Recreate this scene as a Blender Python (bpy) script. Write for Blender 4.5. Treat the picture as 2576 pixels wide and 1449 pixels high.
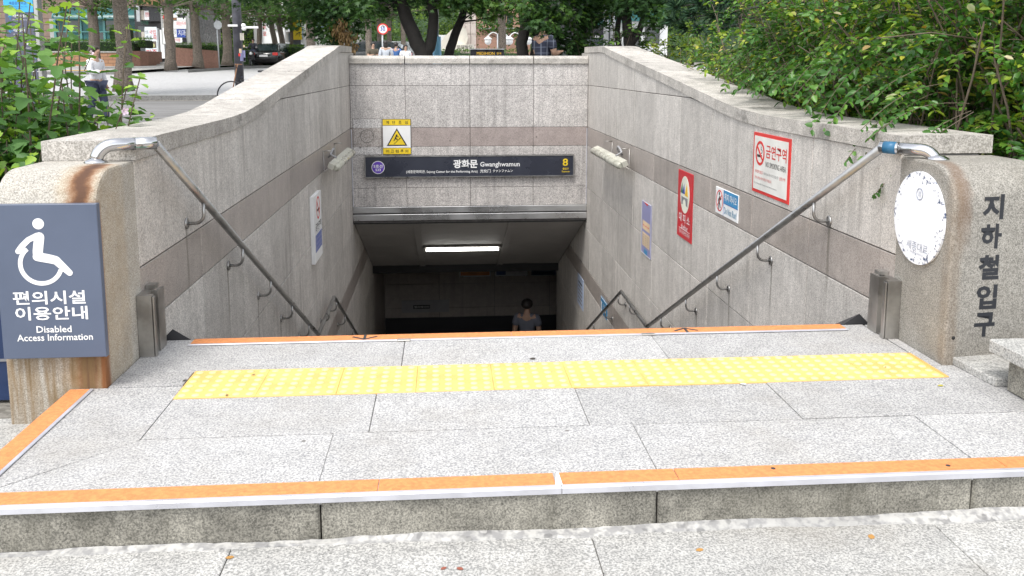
import bpy, bmesh, math, random
import numpy as np
from mathutils import Vector, Matrix
for o in list(bpy.data.objects): bpy.data.objects.remove(o)
SC = bpy.context.scene
COL = SC.collection
rnd = random.Random(7)
# ---------------------------------------------------------------- camera
F_PX, CX, CY = 2206.0, 1288.0, 483.0          # focal length and principal point on a 2576 wide frame
H_CAM = 1.2255
R_CAM = np.array([[0.99700, -0.07740, 0.0], [-0.01098, -0.14046, -0.99002], [0.07660, 0.98706, -0.14089]])
def _fit(R):
    x, y = R[:, 0], R[:, 1]
    y = np.array([1115-CX, 169-CY, F_PX]); y /= np.linalg.norm(y)
    x = np.array([30000-CX, 169-CY, F_PX]); x = x - y*(x @ y); x /= np.linalg.norm(x)
    z = np.cross(x, y); z = -z if z[1] > 0 else z
    return np.stack([x, y, z], 1)
R_CAM = _fit(R_CAM)
cam_d = bpy.data.cameras.new('camera'); cam = bpy.data.objects.new('camera', cam_d); COL.objects.link(cam)
m3 = Matrix(((R_CAM[0][0], -R_CAM[1][0], -R_CAM[2][0]), (R_CAM[0][1], -R_CAM[1][1], -R_CAM[2][1]), (R_CAM[0][2], -R_CAM[1][2], -R_CAM[2][2])))
cam.matrix_world = Matrix.Translation((0, 0, H_CAM)) @ m3.to_4x4()
cam_d.sensor_width = 36.0; cam_d.lens = 36.0*F_PX/2576.0
cam_d.shift_y = -(724.5-CY)/2576.0
cam_d.clip_start = 0.05; cam_d.clip_end = 900
SC.camera = cam
# ---------------------------------------------------------------- sky, sun, exposure
SUN_EL, SUN_AZ = math.radians(62), math.radians(212)     # azimuth clockwise from +Y: behind the camera, a little left
W = bpy.data.worlds.new('World'); SC.world = W; W.use_nodes = True
nt = W.node_tree; nt.nodes.clear()
sk = nt.nodes.new('ShaderNodeTexSky'); sk.sky_type = 'NISHITA'; sk.sun_disc = False
sk.sun_elevation = SUN_EL; sk.sun_rotation = SUN_AZ; sk.air_density = 1.0; sk.dust_density = 1.5; sk.ozone_density = 1.0
hs = nt.nodes.new('ShaderNodeHueSaturation'); hs.inputs['Saturation'].default_value = 0.22; hs.inputs['Value'].default_value = 1.0
bg = nt.nodes.new('ShaderNodeBackground'); bg.inputs['Strength'].default_value = 0.15
wo = nt.nodes.new('ShaderNodeOutputWorld')
nt.links.new(sk.outputs[0], hs.inputs['Color']); nt.links.new(hs.outputs[0], bg.inputs[0]); nt.links.new(bg.outputs[0], wo.inputs[0])
sun_d = bpy.data.lights.new('sun', 'SUN'); sun_d.energy = 1.0; sun_d.angle = math.radians(20); sun_d.color = (1.0, 0.965, 0.91)
sun = bpy.data.objects.new('sun', sun_d); COL.objects.link(sun)
sd = Vector((math.sin(SUN_AZ)*math.cos(SUN_EL), math.cos(SUN_AZ)*math.cos(SUN_EL), math.sin(SUN_EL)))
sun.rotation_euler = sd.to_track_quat('Z', 'Y').to_euler(); sun.location = sd*40
SC.view_settings.view_transform = 'Standard'; SC.view_settings.look = 'None'
SC.view_settings.gamma = 1.0; SC.view_settings.use_curve_mapping = False
SC.view_settings.exposure = 1.36
SC.render.engine = 'CYCLES'; SC.cycles.use_denoising = True; SC.cycles.max_bounces = 8
SC.cycles.transparent_max_bounces = 8; SC.cycles.sample_clamp_indirect = 4.0
# ---------------------------------------------------------------- photo measuring: a frame position met with a real plane
def _ray(px, py): return R_CAM.T @ np.array([px-CX, py-CY, F_PX])
def at_z(px, py, z=0.0): d = _ray(px, py); t = (z-H_CAM)/d[2]; return Vector((d[0]*t, d[1]*t, z))
def at_x(px, py, x): d = _ray(px, py); t = x/d[0]; return Vector((x, d[1]*t, d[2]*t+H_CAM))
def at_y(px, py, y): d = _ray(px, py); t = y/d[1]; return Vector((d[0]*t, y, d[2]*t+H_CAM))
# ---------------------------------------------------------------- mesh helpers
class MB:
    def __init__(s): s.v = []; s.f = []; s.m = []; s.sm = []
    def add(s, vs, fs, mi=0, smooth=False):
        b = len(s.v); s.v += [tuple(v) for v in vs]
        for f in fs: s.f.append([b+i for i in f]); s.m.append(mi); s.sm.append(smooth)
        return s
    def box(s, a, b, mi=0):
        x0, y0, z0 = [min(p, q) for p, q in zip(a, b)]; x1, y1, z1 = [max(p, q) for p, q in zip(a, b)]
        return s.add([(x0,y0,z0),(x1,y0,z0),(x1,y1,z0),(x0,y1,z0),(x0,y0,z1),(x1,y0,z1),(x1,y1,z1),(x0,y1,z1)],
                     [(0,3,2,1),(4,5,6,7),(0,1,5,4),(1,2,6,5),(2,3,7,6),(3,0,4,7)], mi)
    def cbox(s, a, b, c=0.004, mi=0):
        """box with chamfered edges"""
        bm = bmesh.new(); lo = [min(p,q) for p,q in zip(a,b)]; hi = [max(p,q) for p,q in zip(a,b)]
        bmesh.ops.create_cube(bm, size=1)
        for v in bm.verts:
            for k in range(3): v.co[k] = lo[k] if v.co[k] < 0 else hi[k]
        bmesh.ops.bevel(bm, geom=bm.edges[:], offset=c, segments=1, affect='EDGES')
        bm.verts.index_update(); s.add([v.co[:] for v in bm.verts], [[v.index for v in f.verts] for f in bm.faces], mi); bm.free(); return s
    def prism(s, poly, d, mi=0, cham=0.0, smooth=False):
        """polygon (3D points, in order) pushed along vector d; cham insets the far face"""
        n = len(poly); P = [Vector(p) for p in poly]; d = Vector(d); Q = [p+d for p in P]
        nrm = Vector((0,0,0))
        for i in range(n): nrm += P[i].cross(P[(i+1) % n])
        if nrm.dot(d) > 0: pass
        else: P = P[::-1]; Q = Q[::-1]
        if cham:
            dn = d.normalized(); Q2 = []
            for i in range(n):
                a = (P[i]-P[i-1]).normalized(); b = (P[(i+1) % n]-P[i]).normalized()
                na, nb = dn.cross(a), dn.cross(b); k = na+nb; k = k/max(0.3, k.dot(na)) if k.length > 1e-6 else na
                Q2.append(Q[i]+k*cham)
            Q1 = [q-dn*cham for q in Q]
            vs = P+Q1+Q2; fs = [tuple(range(n))[::-1], tuple(range(2*n, 3*n))]
            for i in range(n):
                j = (i+1) % n; fs += [(i,j,n+j,n+i), (n+i,n+j,2*n+j,2*n+i)]
        else:
            vs = P+Q; fs = [tuple(range(n))[::-1], tuple(range(n, 2*n))]+[(i,(i+1)%n,n+(i+1)%n,n+i) for i in range(n)]
        return s.add(vs, fs, mi, smooth)
    def tube(s, pts, r, n=10, mi=0, cap=True, smooth=True):
        P = [Vector(p) for p in pts]; rs = r if isinstance(r, (list, tuple)) else [r]*len(P); vs = []; fs = []; up = None
        for i, p in enumerate(P):
            t = ((P[min(i+1, len(P)-1)]-P[i]).normalized()+(P[i]-P[max(i-1, 0)]).normalized())
            t = t.normalized() if t.length > 1e-9 else Vector((0,0,1))
            if up is None: up = Vector((0,0,1)) if abs(t.z) < 0.9 else Vector((1,0,0))
            a = t.cross(up).normalized(); up = a.cross(t).normalized()
            for k in range(n):
                an = 2*math.pi*k/n; vs.append(p+a*math.cos(an)*rs[i]+up*math.sin(an)*rs[i])
        for i in range(len(P)-1):
            for k in range(n):
                j = (k+1) % n; fs.append((i*n+k, i*n+j, (i+1)*n+j, (i+1)*n+k))
        s.add(vs, fs, mi, smooth)
        if cap:
            b = len(s.v)-len(vs); s.f += [[b+k for k in range(n)][::-1], [b+(len(P)-1)*n+k for k in range(n)]]; s.m += [mi, mi]; s.sm += [False, False]
        return s
    def lathe(s, c, axis, prof, n=16, mi=0, smooth=True):
        """profile [(distance along axis, radius)] turned round an axis through c"""
        c = Vector(c); ax = Vector(axis).normalized(); u = ax.orthogonal().normalized(); w = ax.cross(u); vs = []; fs = []
        for (h, r) in prof:
            for k in range(n):
                a = 2*math.pi*k/n; vs.append(c+ax*h+(u*math.cos(a)+w*math.sin(a))*max(r, 1e-4))
        for i in range(len(prof)-1):
            for k in range(n): j = (k+1) % n; fs.append((i*n+k, i*n+j, (i+1)*n+j, (i+1)*n+k))
        fs += [tuple(range(n))[::-1], tuple((len(prof)-1)*n+k for k in range(n))]
        return s.add(vs, fs, mi, smooth)
    def ball(s, c, r, n=12, m=8, mi=0, sc=(1,1,1)):
        vs = []; fs = []
        for i in range(m+1):
            th = math.pi*i/m
            for k in range(n):
                a = 2*math.pi*k/n; vs.append((c[0]+r*sc[0]*math.sin(th)*math.cos(a), c[1]+r*sc[1]*math.sin(th)*math.sin(a), c[2]+r*sc[2]*math.cos(th)))
        for i in range(m):
            for k in range(n): j = (k+1) % n; fs.append((i*n+k, (i+1)*n+k, (i+1)*n+j, i*n+j))
        return s.add(vs, fs, mi, True)
    def mesh(s, name, mats, off=(0,0,0)):
        me = bpy.data.meshes.new(name); ox, oy, oz = off
        me.from_pydata([(x-ox, y-oy, z-oz) for x, y, z in s.v], [], s.f)
        for m in (mats if isinstance(mats, (list, tuple)) else [mats]): me.materials.append(m)
        me.polygons.foreach_set('material_index', s.m); me.polygons.foreach_set('use_smooth', s.sm); me.update()
        return me
def props(o, label=None, cat=None, group=None, kind=None):
    if label: o['label'] = label
    if cat: o['category'] = cat
    if group: o['group'] = group
    if kind: o['kind'] = kind
    return o
def root_of(o):
    while o.parent: o = o.parent
    return o
def thing(name, loc, label, cat, group=None):
    o = bpy.data.objects.new(name, None); COL.objects.link(o); o.location = loc; o.empty_display_size = 0.1
    return props(o, label, cat, group)
def link(name, me, parent=None, loc=None):
    o = bpy.data.objects.new(name, me); COL.objects.link(o)
    if parent: o.parent = parent
    if loc is not None: o.location = loc
    return o
def part(name, mb, mat, parent, label=None):
    """a mesh built in world coordinates, hung under its thing"""
    r = root_of(parent); o = link(name, mb.mesh(name, mat, tuple(r.location)), parent)
    return props(o, label)
def solo(name, mb, mat, label=None, cat=None, group=None, kind=None, base=None):
    """a thing or a piece of setting that is one mesh, origin at its base"""
    if base is None:
        a = np.array(mb.v); base = ((a[:,0].min()+a[:,0].max())/2, (a[:,1].min()+a[:,1].max())/2, a[:,2].min())
    o = link(name, mb.mesh(name, mat, base), None, base)
    return props(o, label, cat, group, kind)
def copy_tree(o, parent=None):
    c = o.copy(); COL.objects.link(c); c.parent = parent
    for ch in [k for k in bpy.data.objects if k.parent == o]: copy_tree(ch, c)
    return c
# ---------------------------------------------------------------- materials
def new_mat(name):
    m = bpy.data.materials.new(name); m.use_nodes = True; n = m.node_tree; n.nodes.clear()
    out = n.nodes.new('ShaderNodeOutputMaterial'); p = n.nodes.new('ShaderNodeBsdfPrincipled'); n.links.new(p.outputs[0], out.inputs[0])
    return m, n, p
class NB:
    """small helper to chain nodes"""
    def __init__(s, nt): s.nt = nt
    def n(s, t, **kw):
        x = s.nt.nodes.new('ShaderNode'+t)
        for k, v in kw.items(): setattr(x, k, v)
        return x
    def put(s, sock, v):
        if hasattr(v, 'is_linked') or hasattr(v, 'links'): s.nt.links.new(v, sock)
        else: sock.default_value = v
    def pos(s): return s.n('NewGeometry').outputs['Position']
    def sep(s, v): x = s.n('SeparateXYZ'); s.put(x.inputs[0], v); return x.outputs
    def scale(s, v, sc):
        x = s.n('VectorMath', operation='MULTIPLY'); s.put(x.inputs[0], v); x.inputs[1].default_value = sc; return x.outputs[0]
    def noise(s, v, sc, det=2.0, ro=0.5): x = s.n('TexNoise'); s.put(x.inputs['Vector'], v); x.inputs['Scale'].default_value = sc; x.inputs['Detail'].default_value = det; x.inputs['Roughness'].default_value = ro; return x.outputs[0]
    def voro(s, v, sc): x = s.n('TexVoronoi'); s.put(x.inputs['Vector'], v); x.inputs['Scale'].default_value = sc; return x.outputs['Distance']
    def math(s, op, a, b=0.0, clamp=False):
        x = s.n('Math', operation=op); x.use_clamp = clamp; s.put(x.inputs[0], a); s.put(x.inputs[1], b); return x.outputs[0]
    def ramp(s, f, a, b, lo=0.0, hi=1.0): x = s.n('MapRange'); x.interpolation_type = 'SMOOTHSTEP'; s.put(x.inputs[0], f); x.inputs[1].default_value = a; x.inputs[2].default_value = b; x.inputs[3].default_value = lo; x.inputs[4].default_value = hi; return x.outputs[0]
    def mix(s, f, a, b, mode='MIX'):
        x = s.n('Mix', data_type='RGBA', blend_type=mode); s.put(x.inputs[0], f)
        for q, v in ((6, a), (7, b)):
            if isinstance(v, tuple) and len(v) == 3: v = v+(1.0,)
            s.put(x.inputs[q], v)
        return x.outputs[2]
    def bump(s, p, h, st=0.3, d=0.01): x = s.n('Bump'); x.inputs['Strength'].default_value = st; x.inputs['Distance'].default_value = d; s.put(x.inputs['Height'], h); s.nt.links.new(x.outputs[0], p.inputs['Normal'])
def plain(name, col, rough=0.6, metal=0.0, spec=0.5, var=0.12, sc=6.0, emit=None, bump=0.0):
    """paint, plastic, metal: an even colour with slight wear"""
    m, nt, p = new_mat(name); b = NB(nt); n1 = b.noise(b.pos(), sc, 4.0, 0.6)
    k = b.ramp(n1, 0.3, 0.7, 1.0-var, 1.0+var*0.5)
    c = b.mix(1.0, tuple(col), k, 'MULTIPLY'); nt.links.new(c, p.inputs['Base Color'])
    nt.links.new(b.ramp(n1, 0.3, 0.7, max(0.03, rough-0.08), min(1, rough+0.08)), p.inputs['Roughness'])
    p.inputs['Metallic'].default_value = metal; p.inputs['Specular IOR Level'].default_value = spec
    if emit: p.inputs['Emission Color'].default_value = tuple(col)+(1,); p.inputs['Emission Strength'].default_value = emit
    if bump: b.bump(p, b.noise(b.pos(), sc*8, 3.0), bump, 0.01)
    return m
def granite(name, light, dark, sc=120.0, streak=0.0, stain=0.15, stain_col=(0.10,0.09,0.07), rough=0.8, obj_var=0.10, pits=0.0, extra=None, speck=0.5, mott=0.12, gum=0.0):
    m, nt, p = new_mat(name); b = NB(nt); P = b.pos()
    a = b.noise(P, sc*1.2, 2.0, 0.6); v = b.noise(P, sc*0.95, 1.0, 0.5); med = b.noise(P, sc*0.35, 2.0, 0.6)
    f = b.ramp(b.math('ADD', b.math('MULTIPLY', a, 0.82), b.math('MULTIPLY', med, 0.18)), 0.40, 0.60); c = b.mix(f, tuple(dark), tuple(light))
    f2 = b.ramp(v, 0.60, 0.68, 0.0, speck); c = b.mix(f2, c, tuple(x*0.42 for x in dark))
    f3 = b.ramp(b.noise(P, sc*1.1, 1.0), 0.63, 0.70, 0.0, 0.5); c = b.mix(f3, c, tuple(min(1, x*1.3) for x in light))
    oi = b.n('ObjectInfo'); k = b.ramp(oi.outputs['Random'], 0.0, 1.0, 1.0-obj_var, 1.0+obj_var); c = b.mix(1.0, c, k, 'MULTIPLY')
    mo = b.noise(P, 8.0, 5.0, 0.7); c = b.mix(1.0, c, b.ramp(mo, 0.30, 0.70, 1.0-mott, 1.0+mott*0.6), 'MULTIPLY')
    big = b.noise(P, 1.3, 5.0, 0.65); s1 = b.ramp(big, 0.45, 0.75, 0.0, stain); c = b.mix(s1, c, stain_col)
    if streak:
        S = b.scale(P, (9.0, 9.0, 0.35)); st = b.noise(S, 1.6, 5.0, 0.7)
        S2 = b.scale(P, (34.0, 34.0, 1.2)); st2 = b.noise(S2, 1.0, 3.0, 0.6)
        where = b.ramp(b.noise(b.scale(P, (1.0, 1.0, 0.5)), 1.1, 3.0, 0.6), 0.38, 0.66, 0.15, 1.0)
        s2 = b.math('MULTIPLY', b.math('MULTIPLY', b.ramp(st, 0.45, 0.70), streak), where); c = b.mix(s2, c, stain_col)
        s3 = b.math('MULTIPLY', b.ramp(st2, 0.55, 0.78), streak*0.6); c = b.mix(s3, c, tuple(x*0.7 for x in stain_col))
        s4 = b.math('MULTIPLY', b.ramp(st, 0.42, 0.25), streak*0.6); c = b.mix(s4, c, tuple(min(1, x*1.25) for x in light))
    if gum:
        gv = b.voro(P, 3.3); gs = b.ramp(gv, 0.020, 0.030, gum, 0.0); c = b.mix(gs, c, (0.12,0.11,0.10))
    if pits:
        pv = b.voro(P, 9.0); s5 = b.ramp(pv, 0.05, 0.13, pits, 0.0); c = b.mix(s5, c, (0.06,0.055,0.05))
    if extra: c = extra(b, P, c)
    nt.links.new(c, p.inputs['Base Color']); p.inputs['Roughness'].default_value = rough; p.inputs['Specular IOR Level'].default_value = 0.25
    b.bump(p, b.noise(P, sc*0.8, 3.0), 0.25, 0.004)
    return m
M = {}
def drips(b, P, c):
    """dark run-off below each handrail bracket"""
    x, y, z = b.sep(P); n = b.math('MULTIPLY', b.math('SUBTRACT', b.noise(b.scale(P, (20.0, 20.0, 4.0)), 1.0, 3.0), 0.5), 0.03)
    u = b.math('MULTIPLY', b.math('ABSOLUTE', b.math('SUBTRACT', b.math('FRACT', b.math('ADD', b.math('MULTIPLY', b.math('SUBTRACT', b.math('ADD', y, n), 4.484), 1.2626), 0.5)), 0.5)), 0.792)
    zz = b.math('SUBTRACT', z, b.math('SUBTRACT', 0.41, b.math('MULTIPLY', b.math('SUBTRACT', y, 4.484), 0.482)))
    m = b.math('MULTIPLY', b.math('MULTIPLY', b.ramp(u, 0.024, 0.004), b.ramp(zz, 0.02, -0.02)), b.math('MULTIPLY', b.ramp(zz, -0.60, -0.08), b.ramp(y, 7.95, 7.85)))
    return b.mix(b.math('MULTIPLY', m, 0.6), c, (0.12,0.11,0.085))
def weather(b, P, c):
    """blackened weathering in ragged patches"""
    m = b.math('MULTIPLY', b.ramp(b.noise(b.scale(P, (1.0, 0.7, 1.0)), 3.0, 6.0, 0.75), 0.55, 0.68), 0.6); return b.mix(m, c, (0.11,0.105,0.095))
# pale flamed granite of the landing and the pavement
M['landing'] = granite('granite_landing', (0.485,0.475,0.458), (0.262,0.26,0.262), 115, 0, 0.42, (0.29,0.265,0.23), 0.85, 0.09, speck=0.5, mott=0.10, gum=0.8)
M['pave'] = granite('granite_pavement', (0.475,0.465,0.44), (0.257,0.255,0.245), 115, 0, 0.48, (0.27,0.245,0.205), 0.85, 0.09, speck=0.5, mott=0.12, gum=0.8)
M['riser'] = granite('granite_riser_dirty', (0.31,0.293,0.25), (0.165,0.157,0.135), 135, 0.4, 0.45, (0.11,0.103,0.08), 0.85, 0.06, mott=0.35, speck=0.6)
M['wall'] = granite('granite_wall_panel', (0.68,0.64,0.59), (0.42,0.395,0.365), 135, 0.46, 0.25, (0.21,0.19,0.17), 0.75, 0.09, extra=drips)
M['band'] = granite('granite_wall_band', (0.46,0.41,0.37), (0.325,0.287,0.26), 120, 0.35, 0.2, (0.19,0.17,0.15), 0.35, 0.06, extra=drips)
M['lintel'] = granite('granite_lintel_panel', (0.64,0.605,0.575), (0.34,0.322,0.31), 90, 0.6, 0.15, (0.20,0.188,0.18), 0.8, 0.05)
M['lintel_band'] = granite('granite_lintel_band', (0.42,0.355,0.33), (0.28,0.24,0.225), 100, 0.12, 0.15, (0.22,0.19,0.17), 0.7, 0.04, pits=0.8)
M['coping'] = granite('granite_coping', (0.60,0.565,0.52), (0.34,0.318,0.285), 120, 0.2, 0.45, (0.21,0.195,0.17), 0.85, 0.08, mott=0.2, extra=weather)
M['coping_top'] = M['coping']
M['joint'] = plain('joint_dark_mortar', (0.10,0.095,0.09), 0.95, var=0.3, sc=20)  # dark mortar colour behind the open joints
M['mortar'] = granite('mortar_fillet', (0.47,0.46,0.435), (0.29,0.285,0.28), 28, 0, 0.6, (0.20,0.20,0.20), 0.9, 0.05)
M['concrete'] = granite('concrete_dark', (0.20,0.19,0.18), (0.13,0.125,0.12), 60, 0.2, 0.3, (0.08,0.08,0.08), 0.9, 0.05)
M['steel'] = plain('stainless_steel_brushed', (0.42,0.415,0.405), 0.34, 1.0, var=0.15, sc=9)
M['steel_dull'] = plain('stainless_steel_weathered', (0.42,0.405,0.38), 0.45, 0.9, var=0.3, sc=7)
M['chrome'] = plain('polished_steel', (0.56,0.56,0.57), 0.13, 1.0, var=0.05)
M['white'] = plain('white_sheet', (0.80,0.80,0.79), 0.45, var=0.06)
M['black'] = plain('black_print', (0.012,0.012,0.014), 0.5)
M['red'] = plain('red_print', (0.62,0.035,0.03), 0.5)
M['orange'] = plain('orange_anti_slip_tape', (0.66,0.25,0.085), 0.8, var=0.20, sc=70, bump=0.3)
M['white_edge'] = plain('aluminium_edge_strip', (0.56,0.56,0.60), 0.35, 0.35, var=0.15)
M['joint_pale'] = plain('joint_grey_mortar', (0.20,0.19,0.175), 0.95, var=0.3, sc=20)
M['beam'] = plain('stainless_beam', (0.60,0.60,0.60), 0.30, 0.9, var=0.15, sc=2)
M['tactile'] = plain('yellow_tactile_paving', (0.77,0.49,0.15), 0.6, var=0.16, sc=7)
M['tactile_top'] = plain('pale_tactile_dome', (0.80,0.60,0.28), 0.6, var=0.10, sc=9)  # domes a paler yellow than the tile base
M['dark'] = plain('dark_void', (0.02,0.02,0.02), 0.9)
M['rubber'] = plain('black_rubber', (0.03,0.03,0.033), 0.6)
# ---------------------------------------------------------------- lettering
JOBS = []                                   # lettering is collected and shaped in one go at the end of the script
def shape_letters():
    sc = bpy.data.scenes.new('lettering_bench'); vl = sc.view_layers[0]
    for bold in sorted({j[7] for j in JOBS}):
        bodies = sorted({j[1] for j in JOBS if j[7] == bold})
        cu = bpy.data.curves.new('letters', 'FONT'); cu.body = '\n'.join(bodies); cu.size = 1.0; cu.offset = bold; cu.resolution_u = 2; cu.space_line = 3.0
        o = bpy.data.objects.new('letters', cu); sc.collection.objects.link(o); vl.update()
        me = bpy.data.meshes.new_from_object(o.evaluated_get(vl.depsgraph))
        co = np.empty(len(me.vertices)*3, np.float32); me.vertices.foreach_get('co', co); co = co.reshape(-1, 3)
        step = 3.0; line = np.clip(np.round((0.35-co[:,1])/step).astype(int), 0, len(bodies)-1)
        rows = {i: ([], {}, []) for i in range(len(bodies))}
        for i, (l, p) in enumerate(zip(line, co)): v, mp, f = rows[l]; mp[i] = len(v); v.append((float(p[0]), float(p[1])))
        for p in me.polygons:
            vs = list(p.vertices); v, mp, f = rows[line[vs[0]]]; f.append([mp[k] for k in vs])
        out = {b: (rows[i][0], rows[i][2]) for i, b in enumerate(bodies)}
        bpy.data.objects.remove(o); bpy.data.curves.remove(cu); bpy.data.meshes.remove(me)
        for (s, body, u, v, h, mat, lay, bd, parent, align, width, name) in JOBS:
            if bd != bold: continue
            vs, fs = out[body]; xs = [a for a, _ in vs]; ys = [b for _, b in vs]; x0, x1, y0, y1 = min(xs), max(xs), min(ys), max(ys)
            ky = h/(y1-y0); kx = ky if width is None else width/(x1-x0); w = (x1-x0)*kx; ou = {'C': u-w/2, 'L': u, 'R': u-w}[align]
            mb = MB(); mb.add([s.p(ou+(a-x0)*kx, v-h/2+(b-y0)*ky, lay*s.t) for a, b in vs], fs); part(name, mb, mat, parent)
    bpy.data.scenes.remove(sc)
class Sheet:
    """a flat sign in the scene: origin O (world), right U, up V; shapes are laid on it in metres, each a little prouder"""
    def __init__(s, root, O, U, V, t=0.0012):
        s.root = root; s.O = Vector(O); s.U = Vector(U).normalized(); s.V = Vector(V).normalized(); s.N = s.U.cross(s.V); s.t = t
    def p(s, u, v, h=0.0): return s.O+s.U*u+s.V*v+s.N*h
    def poly(s, name, pts, mat, lay=1, parent=None, base=0.0):
        mb = MB().prism([s.p(u, v, base) for u, v in pts], s.N*(lay*s.t)); return part(name, mb, mat, parent or s.root)
    def rect(s, name, u0, v0, u1, v1, mat, lay=1, parent=None): return s.poly(name, [(u0,v0),(u1,v0),(u1,v1),(u0,v1)], mat, lay, parent)
    def disc(s, name, u, v, r, mat, lay=1, parent=None, n=36, ry=None): return s.poly(name, [(u+r*math.cos(2*math.pi*k/n), v+(ry or r)*math.sin(2*math.pi*k/n)) for k in range(n)], mat, lay, parent)
    def ring(s, name, u, v, r0, r1, mat, lay=1, parent=None, n=36, a0=0, a1=360):
        mb = MB(); st = n
        for k in range(st):
            a, c = [math.radians(a0+(a1-a0)*q/st) for q in (k, k+1)]
            mb.prism([s.p(u+r0*math.cos(a), v+r0*math.sin(a)), s.p(u+r1*math.cos(a), v+r1*math.sin(a)), s.p(u+r1*math.cos(c), v+r1*math.sin(c)), s.p(u+r0*math.cos(c), v+r0*math.sin(c))], s.N*(lay*s.t))
        return part(name, mb, mat, parent or s.root)
    def stroke(s, name, pts, w, mat, lay=1, parent=None, cap=True):
        """a thick line with round ends"""
        mb = MB(); ws = w if isinstance(w, (list, tuple)) else [w]*len(pts)
        for i in range(len(pts)-1):
            a, b = Vector(pts[i]), Vector(pts[i+1]); d = (b-a).normalized(); n = Vector((-d.y, d.x))
            q = [a+n*ws[i]/2, a-n*ws[i]/2, b-n*ws[i+1]/2, b+n*ws[i+1]/2]; mb.prism([s.p(x.x, x.y) for x in q], s.N*(lay*s.t))
        if cap:
            for i, a in enumerate(pts): mb.prism([s.p(a[0]+ws[i]/2*math.cos(k*math.pi/6), a[1]+ws[i]/2*math.sin(k*math.pi/6)) for k in range(12)], s.N*(lay*s.t*(1.0+0.03*(i%2+1))))
        return part(name, mb, mat, parent or s.root)
    def text(s, body, u, v, h, mat, lay=1, parent=None, align='C', width=None, bold=0.0, name='lettering'):
        """v is the vertical middle, h the height of the writing, width stretches it to fit"""
        bold = min((0.0, 0.012, 0.02, 0.03, 0.036), key=lambda q: abs(q-bold)); JOBS.append((s, body, u, v, h, mat, lay, bold, parent or s.root, align, width, name))
# ================================================================ levels and lines of the place
XL, XR = -1.306, 2.055            # inner faces of the side walls
Y_TOP = 3.95                      # edge of the top step
Y_BACK = 12.45                    # face of the lintel wall
Z_PAVE = -0.14
def zg(y):                        # the street climbs gently away from the entrance
    ys = [-30, 5, 12, 20, 28, 40, 50, 60, 80, 320]; zs = [-.14, -.14, 0.0, .2, .43, .85, 1.16, 1.24, 1.45, 3.2]
    return float(np.interp(y, ys, zs))
CP = [(3.785,.838),(5.45,.842),(5.9,.856),(6.3,.888),(6.7,.932),(7.2,.985),(10.6,1.335),(10.9,1.366),(11.15,1.398),(11.4,1.415),(12.75,1.43)]
def zcop(y): return float(np.interp(y, [a for a, _ in CP], [b for _, b in CP]))
# ---------------------------------------------------------------- ground sheet with the stairwell left open
def ground_mesh():
    mb = MB(); ys = [-30,-10,0,2,3.3,3.9,5,8,12,12.62,16,20,24,28,32,36,40,45,50,55,60,70,80,120,180,320]
    xs = [-160,-60,-30,-15,-8,-4,-1.5,2.3,4,8,15,30,60,160]
    for j in range(len(ys)-1):
        for i in range(len(xs)-1):
            if xs[i] >= -1.5 and xs[i+1] <= 2.3 and 3.3 <= ys[j] < 12.62: continue
            q = [(xs[i],ys[j]),(xs[i+1],ys[j]),(xs[i+1],ys[j+1]),(xs[i],ys[j+1])]
            mb.add([(x,y,zg(y)-0.012) for x, y in q], [(0,1,2,3)])
    return mb
M['earth'] = granite('ground_soil_and_paving', (0.24,0.225,0.20), (0.16,0.15,0.13), 25, 0, 0.5, (0.10,0.085,0.06), 0.95, 0)
solo('ground', ground_mesh(), M['earth'], kind='structure', base=(0,0,0))
mb = MB(); mb.prism([(-1.2,12.85,-0.1),(7.5,12.85,-0.1),(7.5,18.4,-0.1),(-1.2,18.4,-0.1)], (0,0,0.45), cham=.05)
solo('planting_bed', mb, M['earth'], kind='structure')
# ---------------------------------------------------------------- pavement in front: slabs on a bed
pave = solo('pavement', MB().box((-4,0.2,-0.30),(6,2.40,Z_PAVE-0.008)), M['joint_pale'], kind='structure')
def slab(parent, x0, y0, x1, y1, ztop, mat, th=0.03, g=0.0014, name='slab', tilt=0.0):
    mb = MB().cbox((x0+g,y0+g,ztop-th),(x1-g,y1-g,ztop+tilt), 0.002); return part(name, mb, mat, parent)
xs0 = [-4,-2.70,-1.66,-0.62,0.42,1.46,2.50,3.6,6]
xs1 = [-4,-3.2,-2.15,-1.10,-0.05,1.00,2.05,3.1,6]
for y0, y1, xs in ((1.98,2.40,xs0),(1.30,1.98,xs1),(0.62,1.30,xs0),(0.2,0.62,xs1)):
    for a, c in zip(xs, xs[1:]): slab(pave, a, y0, c, y1, Z_PAVE+rnd.uniform(0,.0025), M['pave'])
# ---------------------------------------------------------------- landing
land = solo('landing', MB().box((-1.40,2.47,-0.30),(3.4,3.93,-0.032)), M['joint_pale'], kind='structure')
LM = M['landing']
def slab_poly(pts, z=0.0, g=0.0025, mat=None, parent=None):
    mb = MB().prism([(x,y,-0.03) for x, y in pts], (0,0,0.03+z), cham=0.0016); return part('slab', mb, mat or LM, parent or land)
J = 0.0014
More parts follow.
